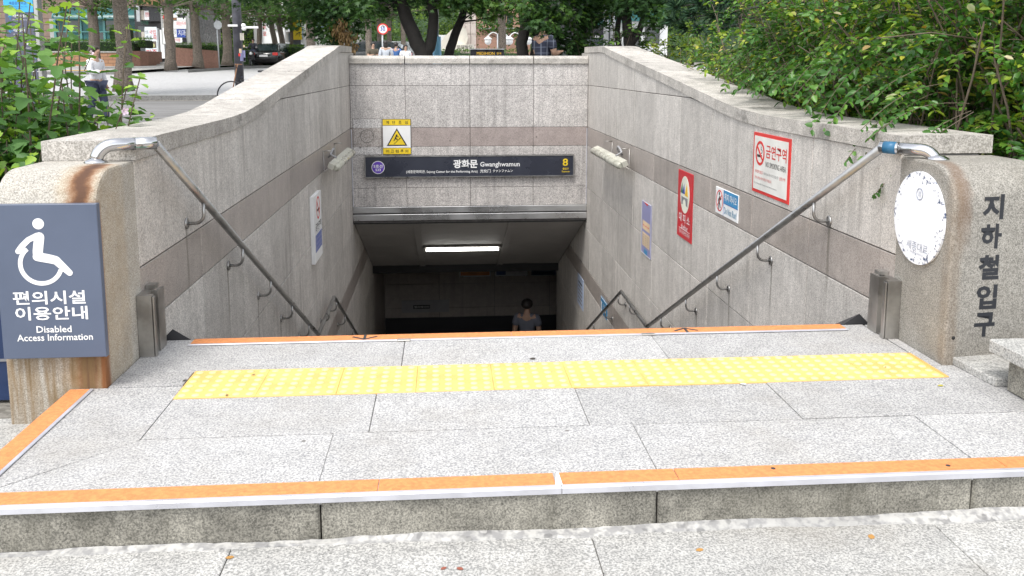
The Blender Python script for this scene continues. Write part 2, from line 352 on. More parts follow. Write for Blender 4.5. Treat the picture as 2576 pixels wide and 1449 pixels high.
# left return slab, mitred at the corner, then the front row
slab_poly([(-1.432,2.435),(-1.432,3.355),(-1.0205,3.355),(-1.0205,2.852)], -0.001)
slab_poly([(-1.429,2.425),(-1.018,2.848),(-1.018,2.855),(-0.384,2.855),(-0.384,2.425)], 0.0)
for a, c, dz in ((-0.384,0.642,0.001),(0.642,1.655,-0.001),(1.655,2.66,0.001),(2.66,3.4,0)):
    slab_poly([(a+J,2.425),(c-J,2.425),(c-J,2.855),(a+J,2.855)], dz)
for a, c, dz in ((-1.018,-0.265,0.0),(-0.265,0.492,0.0012),(0.492,1.25,-0.001),(1.25,2.03,0.001),(2.03,2.8,0),(2.8,3.4,0)):
    slab_poly([(a+J,2.861),(c-J,2.861),(c-J,3.214),(a+J,3.214)], dz)
for a, c in ((-1.018,0.0),(0.0,1.0),(1.0,2.0)): slab_poly([(a+J,3.220),(c-J,3.220),(c-J,3.516),(a+J,3.516)], -0.006)
slab_poly([(2.006,3.220),(3.4,3.220),(3.4,3.358),(2.006,3.358)], -0.001)
slab_poly([(2.006,3.364),(2.052,3.364),(2.052,3.94),(2.006,3.94)], 0.0)
for a, c, dz in ((-1.304,-1.024,0.001),):
    slab_poly([(a,3.361),(c,3.361),(c,3.516),(a,3.516)], dz)
for a, c, dz in ((-1.304,-0.186,0.0),(-0.186,0.943,0.0012),(0.943,2.0,-0.001)):
    slab_poly([(a+J,3.522),(c-J,3.522),(c-J,3.948),(a+J,3.948)], dz)
# riser stones under the front edge
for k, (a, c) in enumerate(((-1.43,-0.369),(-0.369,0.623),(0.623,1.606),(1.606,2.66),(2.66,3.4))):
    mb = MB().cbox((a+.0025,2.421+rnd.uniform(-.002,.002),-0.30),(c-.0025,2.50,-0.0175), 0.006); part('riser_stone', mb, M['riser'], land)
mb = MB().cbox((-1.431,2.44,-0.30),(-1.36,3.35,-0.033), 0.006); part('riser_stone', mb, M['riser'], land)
# ragged mortar fillet where riser meets pavement
mb = MB(); N = 150; r2 = random.Random(3); prev = None; lo = []
for i in range(N+1):
    x = -1.5+i*4.6/N; t = (x+1.5)/4.6
    w = 0.014+0.038*t+0.006*math.sin(x*5.1)+0.004*math.sin(x*17+1)+r2.uniform(-.002,.002); h = 0.006+0.016*t+0.004*math.sin(x*7.3+2)+r2.uniform(-.002,.002)
    lo.append((x, max(0.006, w), max(0.004, h)))
vs = []; fs = []
for x, w, h in lo: vs += [(x,2.425,Z_PAVE-.02),(x,2.419-w-.004,Z_PAVE-.006),(x,2.419-w,Z_PAVE+.0035),(x,2.419-w*.45,Z_PAVE+h*.72),(x,2.4185,Z_PAVE+h)]
for i in range(N):
    for k in range(4): fs.append((i*5+k, i*5+k+1, i*5+k+6, i*5+k+5))
mb.add(vs, fs); part('mortar_fillet', mb, M['mortar'], land)
# lower slabs left and right of the landing
slab(pave, -2.2, 2.42, -1.44, 3.42, Z_PAVE+.004, M['pave'], th=0.10)
# ---------------------------------------------------------------- staircase
stair = thing('staircase', (0.37,3.95,-4.65), 'grey granite stairs leading down into the dark passage', 'stairs')
y, z = Y_TOP, 0.0
for k in range(31):
    if k == 14: y1 = y+1.25
    else: y1 = y+0.30
    z -= 0.15
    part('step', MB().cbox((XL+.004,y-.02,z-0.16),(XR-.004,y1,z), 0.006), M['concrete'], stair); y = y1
# ---------------------------------------------------------------- side walls: core, panels, coping stones
Z_C = [-4.70,-4.36,-3.76,-3.16,-2.56,-1.955,-1.69,-1.10,-0.497,0.11,0.374,0.971,1.60]
Y_V = [3.7845,4.74,5.665,6.59,7.515,8.44,9.365,10.29,11.215,12.14,13.07,14.0,14.9,15.8]
def clip_top(y0, y1, z0, z1):
    """rectangle of a wall panel cut off under the coping"""
    ys = sorted({y0, y1, *[a for a, _ in CP if y0 < a < y1]}); top = [(q, min(z1, zcop(q)-0.003)) for q in ys]
    if max(b for _, b in top) <= z0+0.02: return None
    # part of the bottom edge where the coping lies lower than z0 is dropped
    if min(b for _, b in top) < z0+0.01:
        k = [q for q in np.linspace(y0, y1, 60) if zcop(q)-0.003 > z0+0.012]
        if not k: return None
        y0 = k[0]; ys = sorted({y0, y1, *[a for a, _ in CP if y0 < a < y1]}); top = [(q, min(z1, zcop(q)-0.003)) for q in ys]
    return [(y0, z0), (y1, z0)]+top[::-1]
def side_wall(side, label):
    x = XL if side < 0 else XR; s = -1 if side < 0 else 1     # s points into the ground
    w = thing('stairwell_wall', (x+s*0.19, 8.0, -4.7), label, 'wall', 'stairwell side walls')
    core = [(3.7867,-4.7),(15.8,-4.7),(15.8,1.0),(12.62,1.0),(12.62,zcop(12.6)-.004)]+[(a, b-.004) for a, b in CP[::-1] if a < 12.6]
    part('wall_core', MB().prism([(x+s*0.012,a,b) for a, b in core], (s*0.35,0,0)), M['joint'], w)
    G = 0.0032
    for i in range(len(Y_V)-1):
        for j in range(len(Z_C)-1):
            y0, y1, z0, z1 = Y_V[i]+G, Y_V[i+1]-G, Z_C[j]+G, Z_C[j+1]-G
            if y0 > 12.44: 
                if z0 > -1.0: continue
            pl = clip_top(y0, min(y1, 15.8), z0, z1)
            if not pl or len(pl) < 3: continue
            e = rnd.uniform(-.0012,.0012)
            mb = MB().prism([(x+s*0.03,a,b) for a, b in pl], (-s*(0.03+e),0,0), cham=0.0025)
            part('wall_panel', mb, M['band'] if j in (5, 9) else M['wall'], w)
    cy = [3.785,4.70,5.60,6.52,7.45,8.38,9.31,10.24,11.17,12.0,12.75]; wd = 0.372 if side < 0 else 0.43
    for a, c in zip(cy, cy[1:]):
        ys = sorted({a+.0036, c-.0036, *[q for q in np.arange(3.9, 12.7, 0.2) if a+.05 < q < c-.05]})
        e = rnd.uniform(-.0015,.0015); th = 0.082
        pl = [(q, zcop(q)+e) for q in ys]+[(q, zcop(q)+th+e) for q in ys[::-1]]
        mb = MB().prism([(x-s*0.012,q,b) for q, b in pl], (s*(wd+0.012),0,0), cham=0.004)
        part('coping_stone', mb, M['coping'], w)
    return w
side_wall(-1, 'left granite stairwell wall with dark band and curving coping')
side_wall(1, 'right granite stairwell wall with dark band, signs and coping under the shrub')
# ---------------------------------------------------------------- rounded piers at the top of the walls
def rust_left(b, P, c):
    x, y, z = b.sep(P); n = b.noise(P, 14, 4.0, 0.6)
    nx = b.math('MULTIPLY', b.math('SUBTRACT', n, 0.5), 0.07)
    lean = b.math('MULTIPLY', b.math('SUBTRACT', 3.66, y), -0.05)
    d = b.math('ABSOLUTE', b.math('ADD', b.math('ADD', b.math('ADD', x, 1.385), nx), lean))
    fr = b.ramp(y, 3.68, 3.62)
    m0 = b.math('MULTIPLY', b.ramp(d, 0.12, 0.05), fr); c = b.mix(b.math('MULTIPLY', m0, 0.3), c, (0.34,0.22,0.08))
    m1 = b.math('MULTIPLY', b.ramp(d, 0.065, 0.018), fr); c = b.mix(b.math('MULTIPLY', m1, 0.85), c, (0.22,0.09,0.03))
    m1b = b.math('MULTIPLY', b.ramp(d, 0.040, 0.008), fr); c = b.mix(b.math('MULTIPLY', m1b, 0.85), c, (0.075,0.04,0.028))
    st = b.noise(b.scale(P, (30.0, 6.0, 2.0)), 1.0, 4.0, 0.65)
    low = b.math('MULTIPLY', b.ramp(z, 0.17, 0.11), b.ramp(y, 3.40, 3.37)); lm = b.math('MULTIPLY', low, b.ramp(st, 0.30, 0.65, 0.15, 0.85))
    c = b.mix(lm, c, (0.20,0.13,0.06)); c = b.mix(b.math('MULTIPLY', low, b.ramp(st, 0.58, 0.72, 0.0, 0.7)), c, (0.09,0.06,0.03))
    ed = b.math('MULTIPLY', b.ramp(b.math('ABSOLUTE', b.math('ADD', b.math('ADD', x, 1.312), b.math('MULTIPLY', nx, 0.3))), 0.020, 0.006), b.ramp(y, 3.42, 3.38)); ed = b.math('MULTIPLY', ed, b.ramp(z, 0.74, 0.70))
    c = b.mix(b.math('MULTIPLY', ed, 0.85), c, (0.21,0.075,0.025))
    return c
def rust_right(b, P, c):
    x, y, z = b.sep(P); n = b.noise(P, 14, 4.0, 0.6); nx = b.math('MULTIPLY', b.math('SUBTRACT', n, 0.5), 0.06)
    d = b.math('ABSOLUTE', b.math('ADD', b.math('SUBTRACT', x, 2.105), nx)); fr = b.ramp(y, 3.60, 3.52)
    m1 = b.math('MULTIPLY', b.math('MULTIPLY', b.ramp(d, 0.050, 0.012), fr), b.ramp(z, 0.42, 0.68)); c = b.mix(b.math('MULTIPLY', m1, 0.55), c, (0.15,0.085,0.05))
    e = b.math('MULTIPLY', b.ramp(b.math('ABSOLUTE', b.math('ADD', b.math('SUBTRACT', x, 2.075), nx)), 0.05, 0.01), b.ramp(y, 3.43, 3.38)); c = b.mix(b.math('MULTIPLY', e, 0.32), c, (0.19,0.125,0.07))
    return c
M['pier_l'] = granite('granite_pier_left', (0.52,0.49,0.435), (0.30,0.282,0.25), 150, 0.25, 0.35, (0.25,0.22,0.17), 0.85, 0, extra=rust_left)
M['pier_r_shaded'] = granite('granite_pier_right_shaded', (0.37,0.35,0.315), (0.20,0.19,0.168), 150, 0.3, 0.4, (0.20,0.175,0.14), 0.85, 0, extra=rust_right)  # shade of the shrub put into a darker base colour than the left pier
def pier(side, x0, x1, shear, label):
    r = 0.175; y0 = 3.355; zt = 0.8365 if side < 0 else 0.830
    pf = [(3.7865,-0.35),(y0,-0.35)]+[(y0+r-r*math.cos(a), zt-r+r*math.sin(a)) for a in np.linspace(0, math.pi/2, 14)]+[(3.7865, zt)]
    p = thing('gate_pier', ((x0+x1)/2, 3.57, Z_PAVE), label, 'pier', 'rounded granite piers at the head of the stairs')
    mb = MB(); n = len(pf); bev = 0.012
    # three cross-sections so that both end edges are softly rounded
    g_ = bev if x1 > x0 else -bev; secs = [(x0, 0.012), (x0+g_*.3, 0.0035), (x0+g_, 0.0), (x1-g_, 0.0), (x1-g_*.3, 0.0035), (x1, 0.012)]
    cy, cz = 3.6, 0.3; vs = []
    for x, ins in secs:
        for a, b in pf:
            dy = shear*(abs(x-x0)) if a < 3.60 else 0.0
            yy = a+ins if a < 3.6 else a; zz = b-ins if b > 0.6 else b
            vs.append((x, yy+dy, zz))
    fs = [tuple(range(n)), tuple(range((len(secs)-1)*n, len(secs)*n))[::-1]]
    for i in range(len(secs)-1):
        for k in range(n): j = (k+1) % n; fs.append((i*n+k, (i+1)*n+k, (i+1)*n+j, i*n+j))
    mb.add(vs, fs)
    part('pier_block', mb, M['pier_l'] if side < 0 else M['pier_r_shaded'], p)
    return p
pierL = pier(-1, -1.306, -1.676, 0.0, 'rust-stained left pier carrying the wheelchair sign')
pierR = pier(1, 2.055, 2.49, 0.12, 'right pier with black carved lettering down its front')
# ---------------------------------------------------------------- lintel wall over the passage mouth
lint = thing('lintel_wall', (0.37,12.6,-1.0), 'granite lintel wall above the passage carrying the dark station sign', 'wall')
part('wall_core', MB().box((XL-.3,Y_BACK+.012,-0.98),(XR+.3,12.75,1.27)), M['joint'], lint)
LX = [XL+.002,-0.536,0.371,1.272,XR-.002]; LZ = [-0.745,-0.476,0.112,0.380,0.971,1.272]; LD = 0.0024
for i in range(4):
    for j in range(5):
        mb = MB().prism([(LX[i]+LD,Y_BACK+.03,LZ[j]+LD),(LX[i+1]-LD,Y_BACK+.03,LZ[j]+LD),(LX[i+1]-LD,Y_BACK+.03,LZ[j+1]-LD),(LX[i]+LD,Y_BACK+.03,LZ[j+1]-LD)], (0,-0.03+rnd.uniform(-.001,.001),0), cham=0.003)
        part('wall_panel', mb, M['lintel_band'] if j == 2 else M['lintel'], lint)
for i in range(4):
    pf = [(12.80,1.276),(12.425,1.276),(12.425,1.345),(12.465,1.385),(12.80,1.385)]
    part('coping_stone', MB().prism([(LX[i]+.006,a,b) for a, b in pf], (LX[i+1]-LX[i]-.012,0,0)), M['coping'], lint)
beam = thing('steel_beam', (0.37,12.45,-1.02), 'double stainless steel beam across the passage mouth', 'beam')
part('channel', MB().cbox((XL+.003,12.435,-0.835),(XR-.003,12.70,-0.748), .004), M['beam'], beam)
part('channel', MB().cbox((XL+.003,12.435,-0.945),(XR-.003,12.70,-0.856), .004), M['beam'], beam)
part('groove', MB().box((XL+.003,12.475,-1.0),(XR-.003,12.70,-0.75)), M['dark'], beam)
# sloping ceiling of three bays with ribs
M['ceil'] = plain('ceiling_panel_grey', (0.40,0.385,0.365), 0.6, var=0.1, sc=3)
ceil = thing('passage_ceiling', (0.37,14.0,-2.4), 'sloping grey panelled ceiling of the passage with one lit tube', 'ceiling')
def zc(y): return -1.0-0.44*(y-12.55)
part('ceiling_core', MB().prism([(XL-.1,12.72,zc(12.72)+.02),(XL-.1,15.55,zc(15.55)+.02),(XL-.1,15.55,-0.9),(XL-.1,12.72,-0.9)], (3.6,0,0)), M['dark'], ceil)
bx = [XL+.01,-0.46,-0.36,0.93,1.03,XR-.01]; cyy = [12.56,13.25,14.0,14.75,15.5]
for i in range(5):
    if i % 2 == 0:
        for a, c in zip(cyy, cyy[1:]): part('ceiling_panel', MB().prism([(bx[i]+.003,a+.004,zc(a+.004)),(bx[i],c-.004,zc(c-.004)),(bx[i],c-.004,zc(c-.004)+.02),(bx[i],a+.004,zc(a+.004)+.02)], (bx[i+1]-bx[i]-.006,0,0)), M['ceil'], ceil)
    else:
        part('rib', MB().prism([(bx[i],12.56,zc(12.56)-.015),(bx[i],15.5,zc(15.5)-.015),(bx[i],15.5,zc(15.5)+.03),(bx[i],12.56,zc(12.56)+.03)], (bx[i+1]-bx[i],0,0)), M['ceil'], ceil)
# lit tube
M['tube'] = plain('fluorescent_tube_glow', (1.0,0.985,0.93), 0.4, emit=4.0)
yl = 14.05; tl = thing('tube_light', (0.27,yl,zc(yl)-.06), 'lit fluorescent tube on the sloping passage ceiling', 'lamp')
part('housing', MB().prism([(-0.36,yl-.11,zc(yl-.11)-.004),(-0.36,yl+.11,zc(yl+.11)-.004),(-0.36,yl+.07,zc(yl+.07)-.035),(-0.36,yl-.07,zc(yl-.07)-.035)], (1.27,0,0)), M['steel_dull'], tl)
part('tube', MB().tube([(-0.31,yl,zc(yl)-.062),(0.87,yl,zc(yl)-.062)], 0.02, 10), M['tube'], tl)
# ---------------------------------------------------------------- lower hall
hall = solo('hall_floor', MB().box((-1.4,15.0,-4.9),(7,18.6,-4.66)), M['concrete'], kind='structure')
hw = thing('hall_wall', (2.0,18.5,-4.66), 'dark stone wall at the far end of the lower hall', 'wall')
part('wall_core', MB().box((-1.6,18.52,-4.7),(7,18.7,-2.2)), M['joint'], hw)
for i, a in enumerate(np.arange(-1.34,6.6,1.2)):
    for z0, z1 in ((-4.14,-3.93),(-3.93,-3.40),(-3.40,-2.95),(-2.95,-2.30)):
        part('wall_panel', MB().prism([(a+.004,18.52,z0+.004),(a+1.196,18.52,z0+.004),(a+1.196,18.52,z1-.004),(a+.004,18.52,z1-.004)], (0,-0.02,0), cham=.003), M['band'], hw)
part('skirting', MB().box((-1.6,18.49,-4.66),(7,18.515,-4.15)), M['rubber'], hw)
solo('hall_side_wall', MB().box((-1.6,15.8,-4.7),(XL,18.6,-2.2)), M['band'], kind='structure')
solo('hall_ceiling', MB().box((-1.6,15.55,-2.45),(7,18.7,-2.2)), M['dark'], kind='structure')
solo('hall_end_wall', MB().box((6.9,15.5,-4.7),(7.05,18.7,-2.2)), M['band'], kind='structure')
solo('hall_front_wall', MB().box((2.42,15.6,-4.7),(7,15.8,-2.2)), M['band'], kind='structure')
# ---------------------------------------------------------------- handrails
def arc(c, a, b, r0, n=8):
    """quarter bend: from c+a*r0 to c+b*r0"""
    return [Vector(c)+Vector(a)*r0*math.cos(t)+Vector(b)*r0*math.sin(t) for t in np.linspace(0, math.pi/2, n)]
def handrail(side, label):
    x = XL+0.09 if side < 0 else XR-0.09; xw = XL if side < 0 else XR; s = -1 if side < 0 else 1
    z0 = 0.905 if side < 0 else 0.865
    pts = [(x,3.80,z0),(x,8.20,-1.295),(x,9.46,-1.265),(x,13.9,-3.48)]
    h = thing('handrail', (x,3.8,-0.5), label, 'handrail', 'stainless handrails down both side walls')
    part('rail', MB().tube(pts, 0.0195, 12), M['steel'], h)
    # polished gooseneck standing on the pier
    bx_, by_, bz_ = ((-1.425,3.70,0.8365) if side < 0 else (2.125,3.615,0.830))
    top = z0+0.004; d = Vector((x-bx_, 3.80-by_, 0)); L = d.length; d.normalize(); rb = 0.075
    c0 = Vector((bx_,by_,top-rb))+d*rb
    bend = [c0-d*rb*math.cos(t)+Vector((0,0,1))*rb*math.sin(t) for t in np.linspace(0, math.pi/2, 9)]
    gp = [(bx_,by_,bz_)]+bend+[Vector((bx_,by_,top))+d*(L-0.075)]
    part('gooseneck', MB().tube(gp, 0.0265, 16), M['chrome'], h)
    sl = [Vector((bx_,by_,top))+d*(L-0.078), Vector((bx_,by_,top))+d*(L+0.005)]
    sv = part('sleeve', MB().tube(sl, 0.0272, 16), M['chrome'], h)
    q = Vector((bx_,by_,top))+d*(L-0.068); q2 = Vector((bx_,by_,top))+d*(L-0.012)
    if side > 0: part('tape', MB().tube([q, q2], 0.0278, 16), plain('blue_tape', (0.02,0.115,0.22), 0.4), h)
    else:
        n = Vector((0,-1,0)); off = Vector((0,-.0215,-.0145)); part('tape', MB().prism([q+off, q2+off, q2+off+Vector((0,.004,.014)), q+off+Vector((0,.004,.014))], (0,-.006,0)), plain('green_tape', (0.0,0.12,0.06), 0.4), h)
    part('flange', MB().lathe((bx_,by_,bz_-.002), (0,0,1), [(0,.046),(.006,.047),(.012,.043),(.018,.030),(.022,.026)], 20), M['chrome'], h)
    # wall brackets, one shape, many places
    def rail_z(yy): return float(np.interp(yy, [p[1] for p in pts], [p[2] for p in pts]))
    bm_ = MB(); 
    cv = [(0.0,0,-0.018),(0.0,0,-0.075)]+[(s*(0.045-0.045*math.cos(t)),0,-0.075-0.045*math.sin(t)) for t in np.linspace(0.2, math.pi/2, 6)]+[(s*0.086,0,-0.12)]
    bm_.tube(cv, 0.0085, 8); bme = bm_.mesh('bracket', M['steel'])
    fm_ = MB().lathe((s*0.089,0,-0.12), (-s,0,0), [(0,.030),(.006,.030),(.010,.024),(.011,.012)], 16); fme = fm_.mesh('flange', M['steel'])
    for yy in (4.484,5.286,6.075,6.865,7.66,8.15,9.0,9.62,10.4,11.2,12.0,12.8):
        b = link('bracket', bme, h, (0, yy-3.8, rail_z(yy)+0.5)); link('flange', fme, b)
    return h
handrail(-1, 'stainless handrail on the left wall with green-marked gooseneck')
handrail(1, 'stainless handrail on the right wall with blue-taped gooseneck')
# ---------------------------------------------------------------- flood-board channels
def flood_channel(side, label):
    x = XL if side < 0 else XR; s = 1 if side < 0 else -1
    pf = [(0,0),(0.062,0),(0.062,0.035),(0.035,0.035),(0.035,0.085),(0.062,0.085),(0.062,0.17),(0.05,0.17),(0.05,0.10),(0.02,0.10),(0.02,0.17),(0,0.17)]
    y0 = 3.715; c = thing('flood_board_channel', (x+s*.03,y0+.08,0), label, 'channel', 'steel channels for flood boards')
    part('channel', MB().prism([(x+s*(.002+a),y0+b,0.001) for a, b in pf], (0,0,0.268)), M['steel_dull'], c)
    part('web', MB().cbox((x+s*.066,y0+.004,0.0),(x+s*.072,y0+.030,0.262), .001), M['steel_dull'], c)
    part('cap', MB().box((x+s*.003,y0+.118,0.2695),(x+s*.045,y0+.168,0.286)), M['steel_dull'], c)
    return c
flood_channel(-1, 'rusty steel flood-board channel beside the left pier')
flood_channel(1, 'steel flood-board channel beside the right pier below the round sign')
for s, nm in ((-1,'left'),(1,'right')):
    x = XL+.02 if s < 0 else XR-.02; d = 1 if s < 0 else -1
    mb = MB().prism([(x,3.956,-0.16),(x+d*.125,3.956,-0.16),(x+d*.125,3.956,0.0),(x+d*.05,3.956,0.05),(x,3.956,0.0)], (0,0.5,-0.0))
    for i, v in enumerate(mb.v):
        if v[1] > 4.2: mb.v[i] = (v[0], v[1], v[2]-0.25)
    solo('gutter_end', mb, M['rubber'], 'black gutter end at the %s corner of the top step' % nm, 'gutter', 'black gutter ends at the top step')
# ---------------------------------------------------------------- tactile paving
tac = thing('tactile_strip', (0.48,3.36,0), 'strip of yellow dotted tactile tiles across the landing', 'tactile paving')
mb = MB().cbox((-.1496,-.1485,-.012),(.1496,.1485,.0035), .0012)
for i in range(6):
    for j in range(6):
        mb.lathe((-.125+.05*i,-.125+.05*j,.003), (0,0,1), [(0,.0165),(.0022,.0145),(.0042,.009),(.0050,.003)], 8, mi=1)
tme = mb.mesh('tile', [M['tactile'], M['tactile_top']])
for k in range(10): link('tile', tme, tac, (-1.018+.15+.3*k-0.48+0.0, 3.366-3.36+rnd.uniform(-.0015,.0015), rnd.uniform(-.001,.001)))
mb = MB().cbox((1.985,3.219,-.012),(2.002,3.514,.003), .002); part('edge_strip', mb, plain('worn_tactile_edge', (0.62,0.36,0.10), 0.7), tac)
# ---------------------------------------------------------------- step nosings
def nosing(label, segs, axis, lip=True):
    a = np.array([s[0] for s in segs]+[s[1] for s in segs]); n = thing('step_nosing', (float(a[:,0].mean()), float(a[:,1].mean()), 0), label, 'step edge', 'orange non-slip step edges')
    return n
fn = thing('step_nosing', (0.5,2.45,-0.03), 'orange non-slip strip with silver lip along the front edge of the landing', 'step edge', 'orange non-slip step edges')
for a, c in ((-1.43,-0.205),(-0.203,0.318),(0.334,0.69),(0.692,1.72),(1.722,2.66),(2.662,3.4)):
    part('grip_strip', MB().cbox((a,2.424,0.0005),(c,2.503,0.0045), .0015), M['orange'], fn)
for a, c in ((-1.436,0.333),(0.335,1.9),(1.902,3.4)):
    part('metal_lip', MB().prism([(a,2.424,0.0052),(a,2.412,0.0052),(a,2.407,0.001),(a,2.407,-0.016),(a,2.4205,-0.016),(a,2.424,-0.006)], (c-a,0,0)), M['white_edge'], fn)
part('torn_patch', MB().prism([(0.316,2.424,.0005),(0.338,2.424,.0005),(0.336,2.50,.0005),(0.330,2.503,.0005),(0.322,2.46,.0005)], (0,0,.0052)), M['white'], fn)
sn = thing('step_nosing', (-1.39,3.0,0), 'orange non-slip strip along the left side edge of the landing', 'step edge', 'orange non-slip step edges')
part('grip_strip', MB().cbox((-1.438,2.51,0.0005),(-1.364,3.338,0.0045), .0015), M['orange'], sn)
part('metal_lip', MB().cbox((-1.3635,2.51,0.0005),(-1.350,3.338,0.006), .0015), M['white_edge'], sn)
tn = thing('step_nosing', (0.37,3.9,0), 'orange non-slip strip at the edge of the top step', 'step edge', 'orange non-slip step edges')
for a, c in ((-1.138,0.30),(0.302,1.884)): part('grip_strip', MB().cbox((a,3.868,0.0015),(c,3.945,0.0055), .0015), M['orange'], tn)
part('metal_lip', MB().cbox((-1.145,3.852,0.0015),(1.885,3.867,0.007), .0015), M['white_edge'], tn)
ts = Sheet(tn, (0,0,0.0056), (1,0,0), (0,1,0), 0.0012)
for u, d in ((-0.37,-1),(1.12,1)):
    b0 = 3.905; ts.stroke('arrow', [(u-.055,b0-d*.012),(u,b0+d*.028),(u+.055,b0-d*.012)], .012, M['rubber'], 1, cap=False)
    ts.stroke('arrow', [(u,b0+d*.02),(u,b0-d*.034)], .012, M['rubber'], 1.3, cap=False)
for u in (-0.19, 0.93): part('clip', MB().cbox((u-.03,3.842,.001),(u+.03,3.868,.009), .002), M['steel_dull'], tn)
# ---------------------------------------------------------------- old bulkhead lamps on the side walls
M['lamp_body'] = plain('aged_cream_plastic', (0.50,0.49,0.42), 0.45, var=0.2)
M['lamp_glass'] = plain('yellowed_diffuser', (0.40,0.395,0.33), 0.3, var=0.2)
def bulkhead(side, label):
    s = 1 if side < 0 else -1; xw = XL if side < 0 else XR; ya, yb, zz = 9.20, 11.0, 0.20; xc = xw+s*0.13
    o = thing('wall_lamp', (xc,(ya+yb)/2,zz-.06), label, 'lamp', 'old cream tube lamps on the side walls')
    part('housing', MB().prism([(xc-s*.040,ya,zz-.01),(xc+s*.012,ya,zz-.04),(xc+s*.038,ya,zz+.015),(xc-s*.020,ya,zz+.040)], (0,yb-ya,0)), M['lamp_body'], o)
    pf = [(math.cos(t), math.sin(t)) for t in np.linspace(-0.5, math.pi*0.8, 9)]
    dif = part('diffuser', MB().tube([(xc+s*.035,ya+.03,zz-.02),(xc+s*.045,ya+.08,zz-.022),(xc+s*.045,yb-.08,zz-.022),(xc+s*.035,yb-.03,zz-.02)], [.024,.040,.040,.024], 12), M['lamp_glass'], o)
    for q in np.linspace(ya+.12, yb-.12, 6): part('clip', MB().cbox((xc-s*.005,q-.012,zz+.012),(xc+s*.048,q+.012,zz+.026), .002), M['lamp_body'], o)
    for q in (ya+.35, yb-.45):
        part('bracket', MB().tube([(xw+s*.005,q,zz+.13),(xw+s*.10,q,zz+.13)], .006, 6), M['steel_dull'], o); part('bracket', MB().tube([(xw+s*.008,q,zz+.135),(xw+s*.008,q,zz-.10),(xc-s*.03,q,zz-.03)], .006, 6), M['steel_dull'], o)
    cb = [(xw+s*.005,ya+.75,zz+.02)]+[(xw+s*(.05+.03*math.sin(t)),ya+.75+.12*math.cos(t)-.12,zz+.05+.08*math.sin(t)) for t in np.linspace(0.3, 2.8, 8)]+[(xc,ya+.5,zz+.04)]
    part('cable', MB().tube(cb, .012, 8), plain('grey_conduit', (0.35,0.35,0.36), 0.5), o)
bulkhead(-1, 'old cream tube lamp on the left wall near the lintel'); bulkhead(1, 'old cream tube lamp on the right wall near the lintel')
# white sealant lines in the lintel corners
for s in (-1, 1):
    x = XL if s < 0 else XR
    part('sealant', MB().box((x-s*.004,Y_BACK-.004,-0.74),(x-s*.018,Y_BACK+.01,0.36)), M['white_edge'], lint)
# ---------------------------------------------------------------- stone bench and raised slab at the right
bn = thing('stone_bench', (2.6,2.9,0), 'low granite block bench at the right edge beside the pier', 'bench')
part('seat_slab', MB().cbox((2.10,2.3,0.132),(3.3,3.135,0.183), .004), M['pave'], bn)
part('base_block', MB().cbox((2.135,2.38,0.002),(3.2,3.06,0.131), .005), M['riser'], bn)
solo('raised_slab', MB().prism([(2.10,3.365,0.002),(2.115,3.10,0.002),(2.5,3.10,0.002),(2.5,3.42,0.002)], (0,0,0.03), cham=.004), M['pave'], 'small raised granite slab between right pier and bench', 'slab')
# ================================================================ signs and notices
M['sign_blue'] = plain('slate_blue_panel', (0.090,0.112,0.165), 0.38, var=0.06, sc=3)
M['navy'] = plain('navy_panel', (0.030,0.034,0.050), 0.3, var=0.1, sc=3)
M['yellow'] = plain('yellow_print', (0.78,0.56,0.02), 0.5)
M['purple'] = plain('purple_print', (0.115,0.045,0.42), 0.5)
M['sky_blue'] = plain('blue_print', (0.045,0.25,0.48), 0.5)
M['cream'] = plain('cream_print', (0.74,0.74,0.62), 0.5)
M['grey_print'] = plain('grey_print', (0.22,0.22,0.23), 0.6)
M['lilac'] = plain('lilac_print', (0.27,0.27,0.46), 0.5)
M['peach'] = plain('peach_print', (0.74,0.56,0.36), 0.5)
M['green_print'] = plain('green_print', (0.03,0.16,0.09), 0.5)
M['blue_print'] = plain('deep_blue_print', (0.03,0.07,0.32), 0.5)
M['gold_print'] = plain('gold_print', (0.70,0.42,0.03), 0.5)
M['teal_print'] = plain('teal_letter', (0.02,0.22,0.38), 0.5)
def board(name, O, U, V, w, h, th, mat, label, cat='sign', group=None, frame=None, fw=0.006, rows=True, edge=None):
    """a panel with its lower left corner at O; returns (thing, sheet lying on its face)"""
    U = Vector(U).normalized(); V = Vector(V).normalized(); N = U.cross(V); O = Vector(O)
    t = thing(name, O+U*w/2, label, cat, group)
    part('panel', MB().prism([O, O+U*w, O+U*w+V*h, O+V*h], N*th, cham=min(0.002, th*0.3)), mat, t)
    if frame:
        for a, b, c, d in ((0,0,w,fw),(0,h-fw,w,h),(0,fw,fw,h-fw),(w-fw,fw,w,h-fw)):
            part('frame', MB().prism([O+U*a+V*b, O+U*c+V*b, O+U*c+V*d, O+U*a+V*d], N*(th+.006)), frame, t)
    return t, Sheet(t, O+N*th, U, V)
X1, Y1, Z1 = (1,0,0), (0,1,0), (0,0,1)
